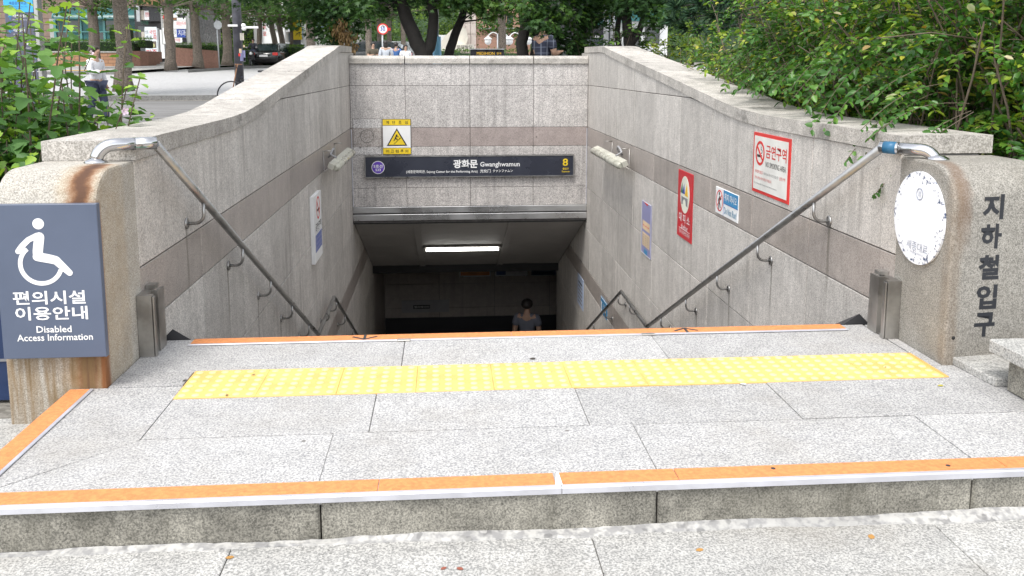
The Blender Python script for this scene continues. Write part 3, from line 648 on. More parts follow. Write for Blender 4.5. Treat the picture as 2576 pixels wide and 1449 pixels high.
# --- wheelchair sign on the left pier
t, s = board('access_sign', (-1.660,3.345,0.137), X1, Z1, 0.374, 0.588, 0.028, M['sign_blue'], 'blue-grey wheelchair access sign on the left pier', edge=True)
k = 0.588/390.0                                         # metres per frame pixel on this sign
def q(px, py): return ((px-2)*k*0.985, (905-py)*k)
s.disc('symbol', *q(111,563), 0.0205, M['white'], 1)
s.stroke('symbol', [q(111,596),q(105,632),q(105,640)], 15*1.6*k, M['white'], 1)
s.stroke('symbol', [q(106,592),q(84,603),q(68,618),q(58,631)], 11*1.25*k, M['white'], 1.2)
s.stroke('symbol', [q(103,645),q(132,651),q(147,655),q(178,687)], [22*k,22*k,21*k,15*k], M['white'], 1.4)
s.ring('symbol', *q(110,664), 0.0655, 0.0815, M['white'], 1, a0=128, a1=342)
s.text('편의시설', *q(124,749), 0.052, M['white'], 1, width=0.262, bold=0.022)
s.text('이용안내', *q(127,789), 0.052, M['white'], 1, width=0.262, bold=0.022)
s.text('Disabled', *q(130,830), 0.026, M['white'], 1, width=0.127, bold=0.012)
s.text('Access Information', *q(131,851), 0.026, M['white'], 1, width=0.275, bold=0.012)
# --- round weathered sign on the right pier and the lettering cut into its front
def peel(b, P, c):
    n = b.noise(P, 38, 5.0, 0.7); x, y, z = b.sep(P)
    d = b.n('VectorMath', operation='DISTANCE'); b.put(d.inputs[0], P); d.inputs[1].default_value = (2.045,3.60,0.578)
    up = b.ramp(d.outputs['Value'], 0.10, 0.20, -0.10, 0.06); m = b.ramp(b.math('ADD', n, up), 0.61, 0.65)
    return b.mix(m, c, (0.05,0.075,0.15))
def white_peel():
    m, nt, p = new_mat('white_enamel_peeling'); b = NB(nt); c = peel(b, b.pos(), (0.80,0.81,0.84,1)); nt.links.new(c, p.inputs['Base Color']); p.inputs['Roughness'].default_value = 0.5; return m
ov = thing('round_sign', (2.04,3.60,0.37), 'round white weathered sign with peeling print on the right pier', 'sign')
sh = Sheet(ov, (XR-.0015,3.60,0.578), (0,-1,0), Z1, 0.001)
sh.disc('plate', 0, 0, 0.200, white_peel(), 10, ry=0.203, n=48)
sh2 = Sheet(ov, (XR-.0117,3.60,0.578), (0,-1,0), Z1, 0.001)
M['faded'] = plain('faded_blue_print', (0.36,0.39,0.47), 0.6, var=0.5, sc=90)
sh2.ring('emblem', 0.005, 0.105, 0.022, 0.027, M['faded'], 1, n=20); sh2.text('희망', 0.005, 0.105, 0.026, M['faded'], 1, width=0.022)
sh2.text('새종대로', 0.01, -0.125, 0.040, M['faded'], 1, width=0.17); sh2.text('Sejong-daero', 0.01, -0.155, 0.012, M['faded'], 1, width=0.10)
M['carved'] = plain('black_carved_letter', (0.022,0.024,0.030), 0.6)
fx = Vector((1,0.12,0)).normalized()
sp = Sheet(pierR, Vector((2.055,3.3545,0))-Vector(fx).cross(Vector(Z1))*0.0005, fx, Z1, 0.0012)
for ch, z in zip('지하철입구', (0.660,0.538,0.408,0.282,0.164)):
    sp.text(ch, 0.182, z, 0.104, M['carved'], 1, width=0.098, bold=0.036)
part('bolt_hole', MB().lathe(sp.p(0.040,0.115,0.0), sp.N, [(0,.008),(.0012,.008)], 12), M['dark'], pierR)
# --- station name sign on the lintel
t, s = board('station_sign', (-1.118,Y_BACK-.001,-0.322), X1, Z1, 2.972, 0.306, 0.045, M['navy'], 'long dark station name sign with white lettering on the lintel', frame=M['steel'], fw=0.012)
kk = 2.972/526.0
def q(px, py): return ((px-917)*kk, 0.306-(py-391.5)*0.306/53.0)
s.disc('line_badge', *q(950,419), 0.092, M['white'], 1); s.disc('line_badge', *q(950,419), 0.083, M['purple'], 2)
s.text('5호선', *q(950,416), 0.047, M['white'], 3, width=0.125, bold=0.02); s.text('533', *q(950,425), 0.036, M['white'], 3, width=0.075, bold=0.02)
s.text('광화문', *q(1168,412), 0.122, M['white'], 1, width=0.345, bold=0.03)
s.text('Gwanghwamun', *q(1255,415), 0.088, M['white'], 1, width=0.565, bold=0.014)
s.text('(세종문화회관, Sejong Center for the Performing Arts)', *q(1109,431), 0.052, M['white'], 1, width=1.01, bold=0.014)
s.text('光化门', *q(1218,430), 0.048, M['white'], 1, width=0.15, bold=0.016); s.text('クァンファムン', *q(1262,430), 0.042, M['white'], 1, width=0.285, bold=0.016)
s.text('8', *q(1421,410), 0.108, M['yellow'], 1, width=0.078, bold=0.02); s.text('출입구', *q(1422,426), 0.032, M['yellow'], 1, width=0.085, bold=0.02); s.text('Entrance', *q(1422,433), 0.024, M['yellow'], 1, width=0.110, bold=0.01)
# --- yellow stair warning beside the bare patch
t, s = board('stair_warning_sign', (-0.862,Y_BACK-.001,0.004), X1, Z1, 0.398, 0.500, 0.012, M['black'], 'white and yellow stair warning sign above the station sign')
s.rect('field', .006,.095,.392,.406, M['white'], 1); s.rect('strip', .006,.412,.392,.494, M['yellow'], 1); s.rect('strip', .006,.006,.392,.089, M['yellow'], 1)
for k_, ch in enumerate('계단조심'): s.text(ch, .072+.088*k_,.452,.046, M['black'], 2, width=.042, bold=.016)
for k_, ch in enumerate('미끄럼주의'): s.text(ch, .066+.067*k_,.046,.044, M['black'], 2, width=.042, bold=.016)
s.poly('triangle', [(.055,.122),(.345,.122),(.200,.372)], M['black'], 2); s.poly('triangle', [(.083,.138),(.317,.138),(.200,.340)], M['yellow'], 3)
s.disc('figure', .197,.272,.013, M['black'], 4); s.stroke('figure', [(.192,.258),(.176,.228),(.205,.214)], .017, M['black'], 4); s.stroke('figure', [(.190,.252),(.222,.250)], .009, M['black'], 4.2); s.stroke('figure', [(.176,.226),(.160,.196)], .011, M['black'], 4.4)
zz = []
for i in range(6): zz += [(.150+.017*i,.152+.0155*i),(.150+.017*(i+1),.152+.0155*i)]
s.poly('steps', zz+[(.252,.245),(.252,.236),(.160,.143)], M['black'], 4)
# bare patch left of it: ghost of an older sign
M['ghost'] = granite('old_adhesive_patch', (0.72,0.70,0.68), (0.40,0.38,0.37), 70, 0.1, 0.3, (0.22,0.2,0.19), 0.85, 0, pits=0.9)
M['ghost2'] = granite('old_adhesive_patch_band', (0.52,0.48,0.45), (0.30,0.27,0.25), 70, 0.1, 0.3, (0.2,0.18,0.17), 0.85, 0, pits=0.9)
pt = thing('sign_ghost', (-1.075,Y_BACK,0.004), 'bare patch with adhesive marks where a sign was removed', 'patch')
g = Sheet(pt, (-1.270,Y_BACK-.0015,0.004), X1, Z1, 0.002)
g.rect('patch', 0,.376,.388,.500, M['ghost'], 1); g.rect('patch', 0,.112,.388,.372, M['ghost2'], 1); g.rect('patch', 0,0,.388,.108, M['ghost'], 1)
for a_, b_, c_, d_ in ((-.006,-.006,.394,-.001),(-.006,.501,.394,.506),(-.006,-.001,-.001,.501),(.389,-.001,.394,.501)): g.rect('outline', a_, b_, c_, d_, M['joint'], .6)
g.ring('glue_ring', .19,.26,.088,.094, M['joint'], 1.3)
# --- boards on the right wall: (y_far, y_near, z0, z1)
def wall_board(name, y0, y1, z0, z1, mat, label, th=0.006, **kw):
    return board(name, (XR-.001,y1,z0), (0,-1,0), Z1, y1-y0, z1-z0, th, mat, label, **kw)
t, s = wall_board('no_smoking_sign', 5.040, 5.665, 0.410, 0.803, M['red'], 'white no smoking sign with red border on the right wall')
w, h = 0.625, 0.393
s.rect('field', .022,.022,w-.030,h-.022, M['cream_w'] if 'cream_w' in M else plain('off_white_print', (0.72,0.71,0.66), 0.5), 1)
cx_, cy_ = .130, .262
s.ring('prohibition_ring', cx_, cy_, .062, .080, M['red'], 2); s.rect('cigarette', .080,.236,.165,.252, M['black'], 2)
s.stroke('prohibition_bar', [(.078,.305),(.182,.219)], .014, M['red'], 3, cap=False)
s.stroke('smoke', [(.150,.262),(.165,.268),(.168,.282),(.145,.29),(.150,.305)], .005, M['black'], 2)
s.text('금연구역', .405,.285,.085, M['red'], 2, width=.34, bold=.01); s.text('NO SMOKING AREA', .405,.203,.034, M['black'], 2, width=.335)
s.text('지하철역 출입구', .125,.140,.022, M['red'], 2, width=.15); s.text('로부터 10m 이내는 시민의 건강을 위한', .335,.140,.018, M['grey_print'], 2, width=.25); s.text('금연구역', .520,.140,.022, M['red'], 2, width=.09)
s.text('위반시 10만원 이하의 과태료가 부과됩니다.', .20,.100,.020, M['red'], 2, width=.30); s.text('No Smoking within 10-meter of all subway entrances', .24,.062,.014, M['grey_print'], 2, width=.40)
t, s = wall_board('do_not_run_sign', 5.925, 6.435, 0.138, 0.336, M['white'], 'white and blue do not run sign on the right wall')
w, h = .51, .198
s.rect('strip', .195,.098,w-.004,h-.004, M['sky_blue'], 1); s.rect('strip', .189,.0,.193,h, M['blue_print'], 1.2); s.rect('strip', .193,.094,w,.098, M['blue_print'], 1.4)
s.ring('prohibition_ring', .095,.100,.070,.080, M['red'], 1)
s.disc('figure', .088,.152,.011, M['black'], 1, ry=.013); s.stroke('figure', [(.100,.125),(.092,.095)], .022, M['black'], 1); s.stroke('figure', [(.100,.128),(.122,.112),(.134,.120)], .009, M['black'], 1.1); s.stroke('figure', [(.096,.122),(.068,.105),(.068,.094)], .009, M['black'], 1.2); s.stroke('figure', [(.092,.092),(.110,.070),(.118,.052)], .011, M['black'], 1.3); s.stroke('figure', [(.090,.092),(.082,.060),(.080,.034)], .011, M['black'], 1.4)
s.stroke('prohibition_bar', [(.038,.050),(.150,.150)], .006, M['red'], 2, cap=False)
s.text('뛰지 마시오', .350,.147,.058, M['white'], 2, width=.27, bold=.012); s.text('Do Not Run!', .350,.048,.050, M['teal_print'], 2, width=.27, bold=.004)
t, s = wall_board('shelter_sign', 7.055, 7.505, -0.240, 0.343, plain('shelter_red', (0.55,0.02,0.03), 0.45), 'tall red shelter sign on the right wall')
w, h = .45, .583
s.disc('field', .225,.385,.140, M['cream'], 1, ry=.160)
for u, mt, top, wd in ((.135,M['green_print'],.480,.036),(.195,M['blue_print'],.478,.036)): s.poly('roof', [(u-wd*1.2,.390),(u+wd*.9,.390),(u+wd*.1,top)], mt, 2)
s.poly('roof', [(.222,.380),(.325,.376),(.285,.488)], M['gold_print'], 2.4)
s.poly('gate', [(.125,.295),(.165,.295),(.168,.320),(.195,.343),(.222,.345),(.250,.335),(.268,.295),(.315,.290),(.315,.362),(.125,.362)], M['grey_print'], 2)
s.text('대 피 소', .225,.178,.075, M['white'], 1, width=.33, bold=.012); s.text('shelter', .235,.105,.048, M['white'], 1, width=.21, bold=.004)
s.rect('strip', .06,.078,.40,.081, M['white'], 1); s.text('한국자유총연맹 광화문', .235,.052,.036, M['white'], 1, width=.33)
t, s = wall_board('notice_board', 8.475, 8.893, -0.685, -0.140, M['lilac'], 'lilac notice with peach text boxes on the right wall')
s.rect('frame', 0,0,.006,.545, M['white'], 1); s.rect('frame', .412,0,.418,.545, M['white'], 1); s.rect('frame', 0,.539,.418,.545, M['white'], 1); s.rect('frame', 0,0,.418,.006, M['white'], 1)
s.rect('text_box', .05,.255,.37,.345, M['peach'], 1); s.rect('text_box', .05,.085,.37,.225, M['peach'], 1); s.rect('text_box', .14,.010,.28,.055, M['sky_blue'], 1)
for r_ in range(5):
    for c_ in range(3): s.rect('print_line', .07+.10*c_,.100+.024*r_,.135+.10*c_,.106+.024*r_, M['grey_print'], 2)
for c_ in range(3): s.rect('print_line', .07+.10*c_,.295,.135+.10*c_,.303, M['red'], 2)
s.poly('torn_corner', [(.10,.539),(.30,.539),(.24,.515),(.18,.522)], M['red'], 1.3)
t, s = wall_board('small_notice', 12.64, 13.20, -2.40, -1.93, plain('pale_blue_paper', (0.42,0.50,0.66), 0.6), 'pale blue paper notice low on the right wall')
for r_ in range(6): s.rect('print_line', .10,.05+.06*r_,.46,.075+.06*r_, M['grey_print'] if r_ < 5 else M['black'], 1)
t, s = wall_board('handrail_notice', 10.75, 11.18, -1.98, -1.77, M['sky_blue'], 'small bright blue notice just above the right handrail')
s.rect('frame', .0,.198,.43,.21, M['white'], 1); s.text('손잡이', .26,.12,.07, M['white'], 1, width=.22); s.poly('symbol', [(.03,.02),(.10,.02),(.07,.10),(.10,.14),(.03,.15)], M['white'], 1)
# --- narrow no smoking box on the left wall
t, s = board('no_smoking_sign', (XL+.001,8.53,-0.690), Y1, Z1, 0.53, 0.665, 0.035, M['white'], 'white framed no smoking notice on the left wall')
s.ring('prohibition_ring', .30,.52,.095,.115, M['red'], 1); s.rect('cigarette', .22,.49,.38,.51, M['black'], 1); s.stroke('prohibition_bar', [(.225,.595),(.375,.445)], .018, M['red'], 2, cap=False)
s.text('금연구역', .29,.345,.075, M['black'], 1, width=.38, bold=.014); s.rect('strip', .07,.10,.50,.27, plain('blue_violet', (0.13,0.17,0.42), .5), 1); s.text('No Smoking', .28,.29,.02, M['grey_print'], 1, width=.22)
for i in range(3): s.rect('print_line', .10,.13+.045*i,.46,.138+.045*i, M['lilac'], 2)
# --- notices on the far hall wall
for (a, b, z0, z1, c1, c2, lb) in ((0.294,0.979,-3.255,-2.86,(0.62,0.66,0.68),(0.60,0.26,0.10),'orange and white poster high on the far hall wall'),(1.066,1.782,-3.255,-2.86,(0.60,0.61,0.62),(0.05,0.10,0.22),'grey and blue poster high on the far hall wall'),(1.843,2.40,-3.255,-2.86,(0.02,0.05,0.09),(0.02,0.05,0.09),'dark blue poster high on the far hall wall')):
    t, s = board('poster', (a,18.497,z0), X1, Z1, b-a, z1-z0, .012, plain('poster_paper', c1, .6), lb, 'poster', 'posters on the far hall wall', frame=M['steel'], fw=.014)
    w_ = b-a; s.rect('picture', .03,.03,w_-.03 if c1 != (0.60,0.61,0.62) else w_*.33,.20, plain('poster_print', c2, .6), 1)
t, s = board('elevator_sign', (-0.70,18.484,-3.935), X1, Z1, .36, .08, .01, M['black'], 'small black elevator sign on the far hall wall'); s.text('엘리베이터', .18,.04,.05, M['white'], 1, width=.32)
part('backing_panel', MB().box((-0.95,18.485,-4.02),(0.07,18.4965,-3.75)), plain('grey_panel', (0.30,0.29,0.29), .6), t)
# ================================================================ vegetation
def leaf_mat(name, cols, trans=0.35, rough=0.45, spec=0.4):
    m, nt, p = new_mat(name); b = NB(nt); at = b.n('Attribute'); at.attribute_name = 'tint'
    rp = b.n('ValToRGB'); e = rp.color_ramp.elements; e[0].position = cols[0][0]; e[0].color = cols[0][1]+(1,); e[1].position = cols[-1][0]; e[1].color = cols[-1][1]+(1,)
    for pos, c in cols[1:-1]: k = e.new(pos); k.color = c+(1,)
    nt.links.new(at.outputs['Fac'], rp.inputs[0]); nt.links.new(rp.outputs[0], p.inputs['Base Color'])
    p.inputs['Roughness'].default_value = rough; p.inputs['Specular IOR Level'].default_value = spec
    tr = b.n('BsdfTranslucent'); g = b.mix(1.0, rp.outputs[0], (1.25,1.3,0.55), 'MULTIPLY'); nt.links.new(g, tr.inputs[0])
    mx = b.n('MixShader'); mx.inputs[0].default_value = trans; nt.links.new(p.outputs[0], mx.inputs[1]); nt.links.new(tr.outputs[0], mx.inputs[2])
    out = [n for n in nt.nodes if n.type == 'OUTPUT_MATERIAL'][0]; nt.links.new(mx.outputs[0], out.inputs[0]); return m
# leaf outlines: (along, across, lift) and faces
OVAL = ([(0,0,0),(.3,.5,.10),(.72,.40,.08),(1,0,-.06),(.72,-.40,.08),(.3,-.5,.10)], [(0,1,2,3),(0,3,4,5)])
LOBED = ([(0,0,0),(.08,.32,.05),(.36,.50,.10),(.46,.30,.06),(.74,.30,.06),(1,0,-.10),(.74,-.30,.06),(.46,-.30,.06),(.36,-.50,.10),(.08,-.32,.05)], [(0,1,2,3,5),(3,4,5),(0,5,7,8,9),(5,6,7)])
STAR = ([(0,0,0),(.10,.55,-.05),(.32,.20,.02),(.62,.52,-.05),(.52,.14,.02),(1,0,-.08),(.52,-.14,.02),(.62,-.52,-.05),(.32,-.20,.02),(.10,-.55,-.05)], [(0,1,2),(2,3,4),(4,5,6),(6,7,8),(8,9,0),(0,2,4,6,8)])
KITE = ([(0,0,0),(.45,.42,.08),(1,0,-.05),(.45,-.42,.08)], [(0,1,2),(0,2,3)])
def leaves(name, P, D, N, L, Wd, tint, tm, mat, parent):
    """many small leaf faces as one crown; P base points, D directions, N upward sides"""
    P, D, N = np.asarray(P, float), np.asarray(D, float), np.asarray(N, float); L = np.asarray(L, float); Wd = np.asarray(Wd, float)
    D = D/np.maximum(np.linalg.norm(D, axis=1, keepdims=True), 1e-6); S = np.cross(D, N); S /= np.maximum(np.linalg.norm(S, axis=1, keepdims=True), 1e-6); U = np.cross(S, D)
    tv = np.array(tm[0], float); n, k = len(P), len(tv)
    V = P[:,None,:]+(tv[None,:,0,None]*L[:,None,None])*D[:,None,:]+(tv[None,:,1,None]*Wd[:,None,None])*S[:,None,:]+(tv[None,:,2,None]*L[:,None,None])*U[:,None,:]
    V = V.reshape(-1, 3)-np.array(root_of(parent).location)
    fl = [len(f) for f in tm[1]]; base = np.array([i for f in tm[1] for i in f])
    loops = (base[None,:]+(np.arange(n)*k)[:,None]).reshape(-1); tot = np.tile(fl, n); st = np.concatenate([[0], np.cumsum(tot)[:-1]])
    me = bpy.data.meshes.new(name); me.vertices.add(len(V)); me.vertices.foreach_set('co', V.astype(np.float32).reshape(-1))
    me.loops.add(len(loops)); me.loops.foreach_set('vertex_index', loops.astype(np.int32)); me.polygons.add(len(tot)); me.polygons.foreach_set('loop_start', st.astype(np.int32))
    me.update(calc_edges=True); a = me.attributes.new('tint', 'FLOAT', 'POINT'); a.data.foreach_set('value', np.repeat(np.asarray(tint, np.float32), k)); me.materials.append(mat)
    return link(name, me, parent)
def path(rg, p, d, L, n, grav=0.0, wander=0.1):
    p = np.array(p, float); d = np.array(d, float); d /= np.linalg.norm(d); out = [p.copy()]
    for i in range(n):
        d = d+rg.normal(0, wander, 3)+np.array([0,0,-grav*(i+1)/n]); d /= np.linalg.norm(d); p = p+d*L/n; out.append(p.copy())
    return np.array(out)
def perp(rg, d):
    v = rg.normal(0, 1, 3); v -= d*(v@d); return v/np.linalg.norm(v)
def at_t(pts, t):
    x = t*(len(pts)-1); i = min(int(x), len(pts)-2); return pts[i]+(pts[i+1]-pts[i])*(x-i), (pts[i+1]-pts[i])/np.linalg.norm(pts[i+1]-pts[i])
M['bark_shrub'] = plain('shrub_twig', (0.13,0.10,0.07), 0.8, var=0.3, sc=30)
M['bark_dark'] = plain('dark_maple_bark', (0.030,0.026,0.023), 0.9, var=0.4, sc=14, bump=0.8)
M['bark'] = granite('street_tree_bark', (0.24,0.20,0.165), (0.11,0.092,0.075), 26, 0.6, 0.4, (0.07,0.06,0.05), 0.95, 0.1)
M['privet'] = leaf_mat('privet_leaf', [(0,(.024,.075,.016)),(.40,(.06,.17,.026)),(.72,(.15,.30,.038)),(.90,(.31,.41,.045)),(.94,(.44,.42,.05)),(.975,(.46,.50,.32)),(1,(.48,.25,.05))], .30, .38, .5)
M['privet2'] = leaf_mat('yellow_green_shrub_leaf', [(0,(.05,.10,.015)),(.5,(.12,.20,.022)),(.9,(.25,.31,.035)),(1,(.40,.34,.04))], .32, .4, .5)
M['hibiscus'] = leaf_mat('hibiscus_leaf', [(0,(.04,.105,.03)),(.55,(.09,.20,.05)),(.85,(.18,.33,.055)),(1,(.32,.48,.06))], .32, .5, .35)
M['maple'] = leaf_mat('maple_leaf', [(0,(.022,.055,.020)),(.55,(.05,.115,.030)),(1,(.15,.27,.05))], .38, .5, .35)
M['street_leaf'] = leaf_mat('street_tree_leaf', [(0,(.04,.09,.025)),(.6,(.08,.16,.035)),(1,(.18,.28,.05))], .38, .5, .35)
M['hedge_leaf'] = leaf_mat('hedge_leaf', [(0,(.03,.08,.018)),(.6,(.07,.15,.025)),(1,(.13,.23,.035))], .25, .55, .3)
M['dead_leaf'] = leaf_mat('dead_leaf', [(0,(.10,.06,.03)),(.6,(.20,.13,.06)),(1,(.30,.20,.10))], .25, .7, .2)
M['needle'] = leaf_mat('pine_needle', [(0,(.02,.05,.03)),(.6,(.04,.10,.05)),(1,(.09,.17,.08))], .1, .5, .35)
M['grass'] = leaf_mat('grass_blade', [(0,(.08,.14,.03)),(1,(.20,.30,.07))], .3, .5, .3)
class LeafBag:
    def __init__(s): s.P=[];s.D=[];s.N=[];s.L=[];s.W=[];s.T=[]
    def add(s, p, d, n, l, w, t): s.P.append(p);s.D.append(d);s.N.append(n);s.L.append(l);s.W.append(w);s.T.append(t)
    def addv(s, P, D, N, L, W, T): s.P += list(P); s.D += list(D); s.N += list(N); s.L += list(L); s.W += list(W); s.T += list(T)
    def build(s, name, tm, mat, parent): return leaves(name, s.P, s.D, s.N, s.L, s.W, s.T, tm, mat, parent)
def arching_shrub(name, label, roots, height, seed, mat, lean=(0,0), leaf=0.042, twigs=9, tw_len=(.22,.5), spread=.35, grav=.35, cat='shrub', group=None, keep=None, tw_leaf=15):
    """stems rise from the roots and arch over; twigs carry paired oval leaves"""
    rg = np.random.default_rng(seed); r = np.array(roots); c = r.mean(0); t = thing(name, (c[0],c[1],float(r[:,2].min())), label, cat, group)
    st = MB(); bag = LeafBag(); up = np.array([0,0,1.0])
    for root in roots:
        H = height(root) if callable(height) else height; H *= rg.uniform(.75,1.08)
        pts = path(rg, root, (lean[0]+rg.normal(0,spread), lean[1]+rg.normal(0,spread), 1.0), H*1.15, 9, grav*rg.uniform(.4,1.5), .07)
        if keep:
            bad = [i for i, p in enumerate(pts) if not keep(p)]
            if bad: pts = pts[:bad[0]]
            if len(pts) < 4: continue
        st.tube(pts, [.008*(1-.8*i/9)+.0012 for i in range(len(pts))], 5, cap=False)
        for k in range(twigs):
            tt = rg.uniform(.22,1.0); p, d = at_t(pts, tt); dd = perp(rg, d)*rg.uniform(.6,1.0)+d*rg.uniform(.1,.6)+up*rg.uniform(-.1,.35)
            L = rg.uniform(*tw_len); tp = path(rg, p, dd, L, 5, rg.uniform(.1,.7), .09)
            if keep:
                bad = [i for i, p in enumerate(tp) if not keep(p)]
                if bad: tp = tp[:bad[0]]
                if len(tp) < 3: continue
                L = float(np.linalg.norm(np.diff(tp, axis=0), axis=1).sum())
            st.tube(tp, [.0022,.002,.0017,.0014,.0012,.001][:len(tp)], 3, cap=False)
            nl = int(tw_leaf*L/.36); tone = np.clip(rg.normal(.47,.24), 0, 1)
            for q in range(nl):
                f = (q//2*2+1)/nl; p2, d2 = at_t(tp, min(.999, .08+.92*f)); sd = np.cross(d2, up+rg.normal(0,.25,3)); sd /= np.linalg.norm(sd); sd *= (1 if q % 2 else -1)
                ld = sd*rg.uniform(.6,1)+d2*rg.uniform(.3,.8)+up*rg.uniform(-.35,.25); s_ = leaf*rg.uniform(.65,1.25)
                tn = np.clip(tone+rg.normal(0,.18), 0, .9) if rg.random() > .07 else rg.uniform(.9,1)
                bag.add(p2, ld, up+rg.normal(0,.45,3), s_, s_*.52, tn)
    part('stems', st, M['bark_shrub'], t); bag.build('foliage', OVAL, mat, t); return t
# the big privet mass along the right wall, three bushes
def roots_in(rg, n, x0, x1, y0, y1): return [(rg.uniform(x0,x1), (yy := rg.uniform(y0,y1)), zg(yy)-.02) for _ in range(n)]
rg = np.random.default_rng(5)
G = 'shrubs crowding the right wall'
def over_wall(p): return p[0] > 2.52 or (p[0] > 2.02 and p[2] > zcop(min(max(p[1],3.8),12.6))+.10 and p[1] > 4.15 and p[0] > 2.06+rg.uniform(0,.22))
arching_shrub('privet_shrub', 'dense green shrub overhanging the right coping beside the pier', roots_in(rg, 190, 2.58,4.0, 3.75,6.0), lambda r: 2.1, 11, M['privet'], (-.10,-.04), .050, 17, (.26,.52), .16, .22, group=G, keep=over_wall, tw_leaf=18)
arching_shrub('privet_shrub', 'tall leafy shrub filling the upper right corner behind the coping', roots_in(rg, 170, 2.60,4.2, 6.0,8.2), lambda r: 2.15 if r[1] < 7 else 1.8, 12, M['privet'], (-.08,-.05), .050, 16, (.26,.52), .16, .22, group=G, keep=over_wall, tw_leaf=18)
arching_shrub('euonymus_shrub', 'low yellow-green shrub behind the top of the right coping', roots_in(rg, 120, 2.65,4.6, 8.7,11.8), lambda r: 1.35, 13, M['privet2'], (-.05,-.05), .052, 15, (.22,.4), .14, .15, group=G, keep=over_wall, tw_leaf=17)
# sprays hanging over the coping edge
def spray(name, label, starts, seed, mat, leaf):
    rg2 = np.random.default_rng(seed); t = thing(name, tuple(starts[0][0]), label, 'branch', 'leafy sprays hanging over the right wall'); st = MB(); bag = LeafBag(); up = np.array([0,0,1.0])
    for p0, p1, sag in starts:
        a, b = np.array(p0), np.array(p1); pts = np.array([a+(b-a)*f+np.array([0,0,sag*math.sin(f*math.pi*.75)]) for f in np.linspace(0,1,9)]); st.tube(pts, .0022, 4, cap=False)
        n = int(np.linalg.norm(b-a)/.019)
        for q in range(n):
            f = .25+.75*(q//2*2+1)/n; p2, d2 = at_t(pts, min(f,.999)); sd = np.cross(d2, up+np.array([.4,0,.2])); sd /= np.linalg.norm(sd); sd *= 1 if q % 2 else -1
            s_ = leaf*rg2.uniform(.8,1.2); bag.add(p2, sd*.8+d2*rg2.uniform(.2,1.1)+up*rg2.uniform(-.7,.3)+rg2.normal(0,.25,3), up+rg2.normal(0,.7,3), s_*rg2.uniform(.7,1.1), s_*.5, np.clip(rg2.normal(.35,.15),0,.88))
    props(part('stems', st, M['bark_shrub'], t), kind='stuff'); bag.build('foliage', OVAL, mat, t); return t
spray('leafy_spray', 'long leafy spray drooping over the coping above the no smoking sign', [((2.62,5.0,1.32),(2.035,4.72,.74),.20),((2.7,5.1,1.4),(2.03,4.80,.86),.22),((2.6,5.25,1.3),(2.04,5.02,.93),.16),((2.6,5.4,1.35),(2.10,5.2,1.0),.14),((2.65,5.5,1.4),(2.05,5.38,.95),.16),((2.55,4.8,1.2),(2.04,4.55,.78),.15)], 3, M['privet'], .062)
spray('leafy_spray', 'small drooping spray over the bend of the right handrail', [((2.6,4.4,1.15),(2.00,4.22,.66),.14),((2.55,4.1,1.05),(1.99,3.98,.80),.12),((2.5,4.0,1.02),(2.06,3.86,.66),.10),((2.45,3.9,1.02),(2.00,3.93,.56),.08),((2.5,4.3,1.1),(2.03,4.1,.70),.12),((2.5,4.2,1.15),(1.99,4.05,.86),.10)], 4, M['privet'], .040)
rs = np.random.default_rng(17); ln = []
for k in range(20):
    yy = rs.uniform(4.15,7.2); zc_ = zcop(yy)+.08; ln.append(((2.75+rs.uniform(-.1,.1), yy+rs.normal(0,.1), zc_+rs.uniform(.30,.75)), (rs.uniform(2.04,2.34), yy-rs.uniform(-.05,.22), zc_+rs.uniform(.02,.16)), rs.uniform(.02,.12)))
spray('leafy_spray', 'leafy twigs lying along the right coping near the bend', ln, 5, M['privet'], .046)
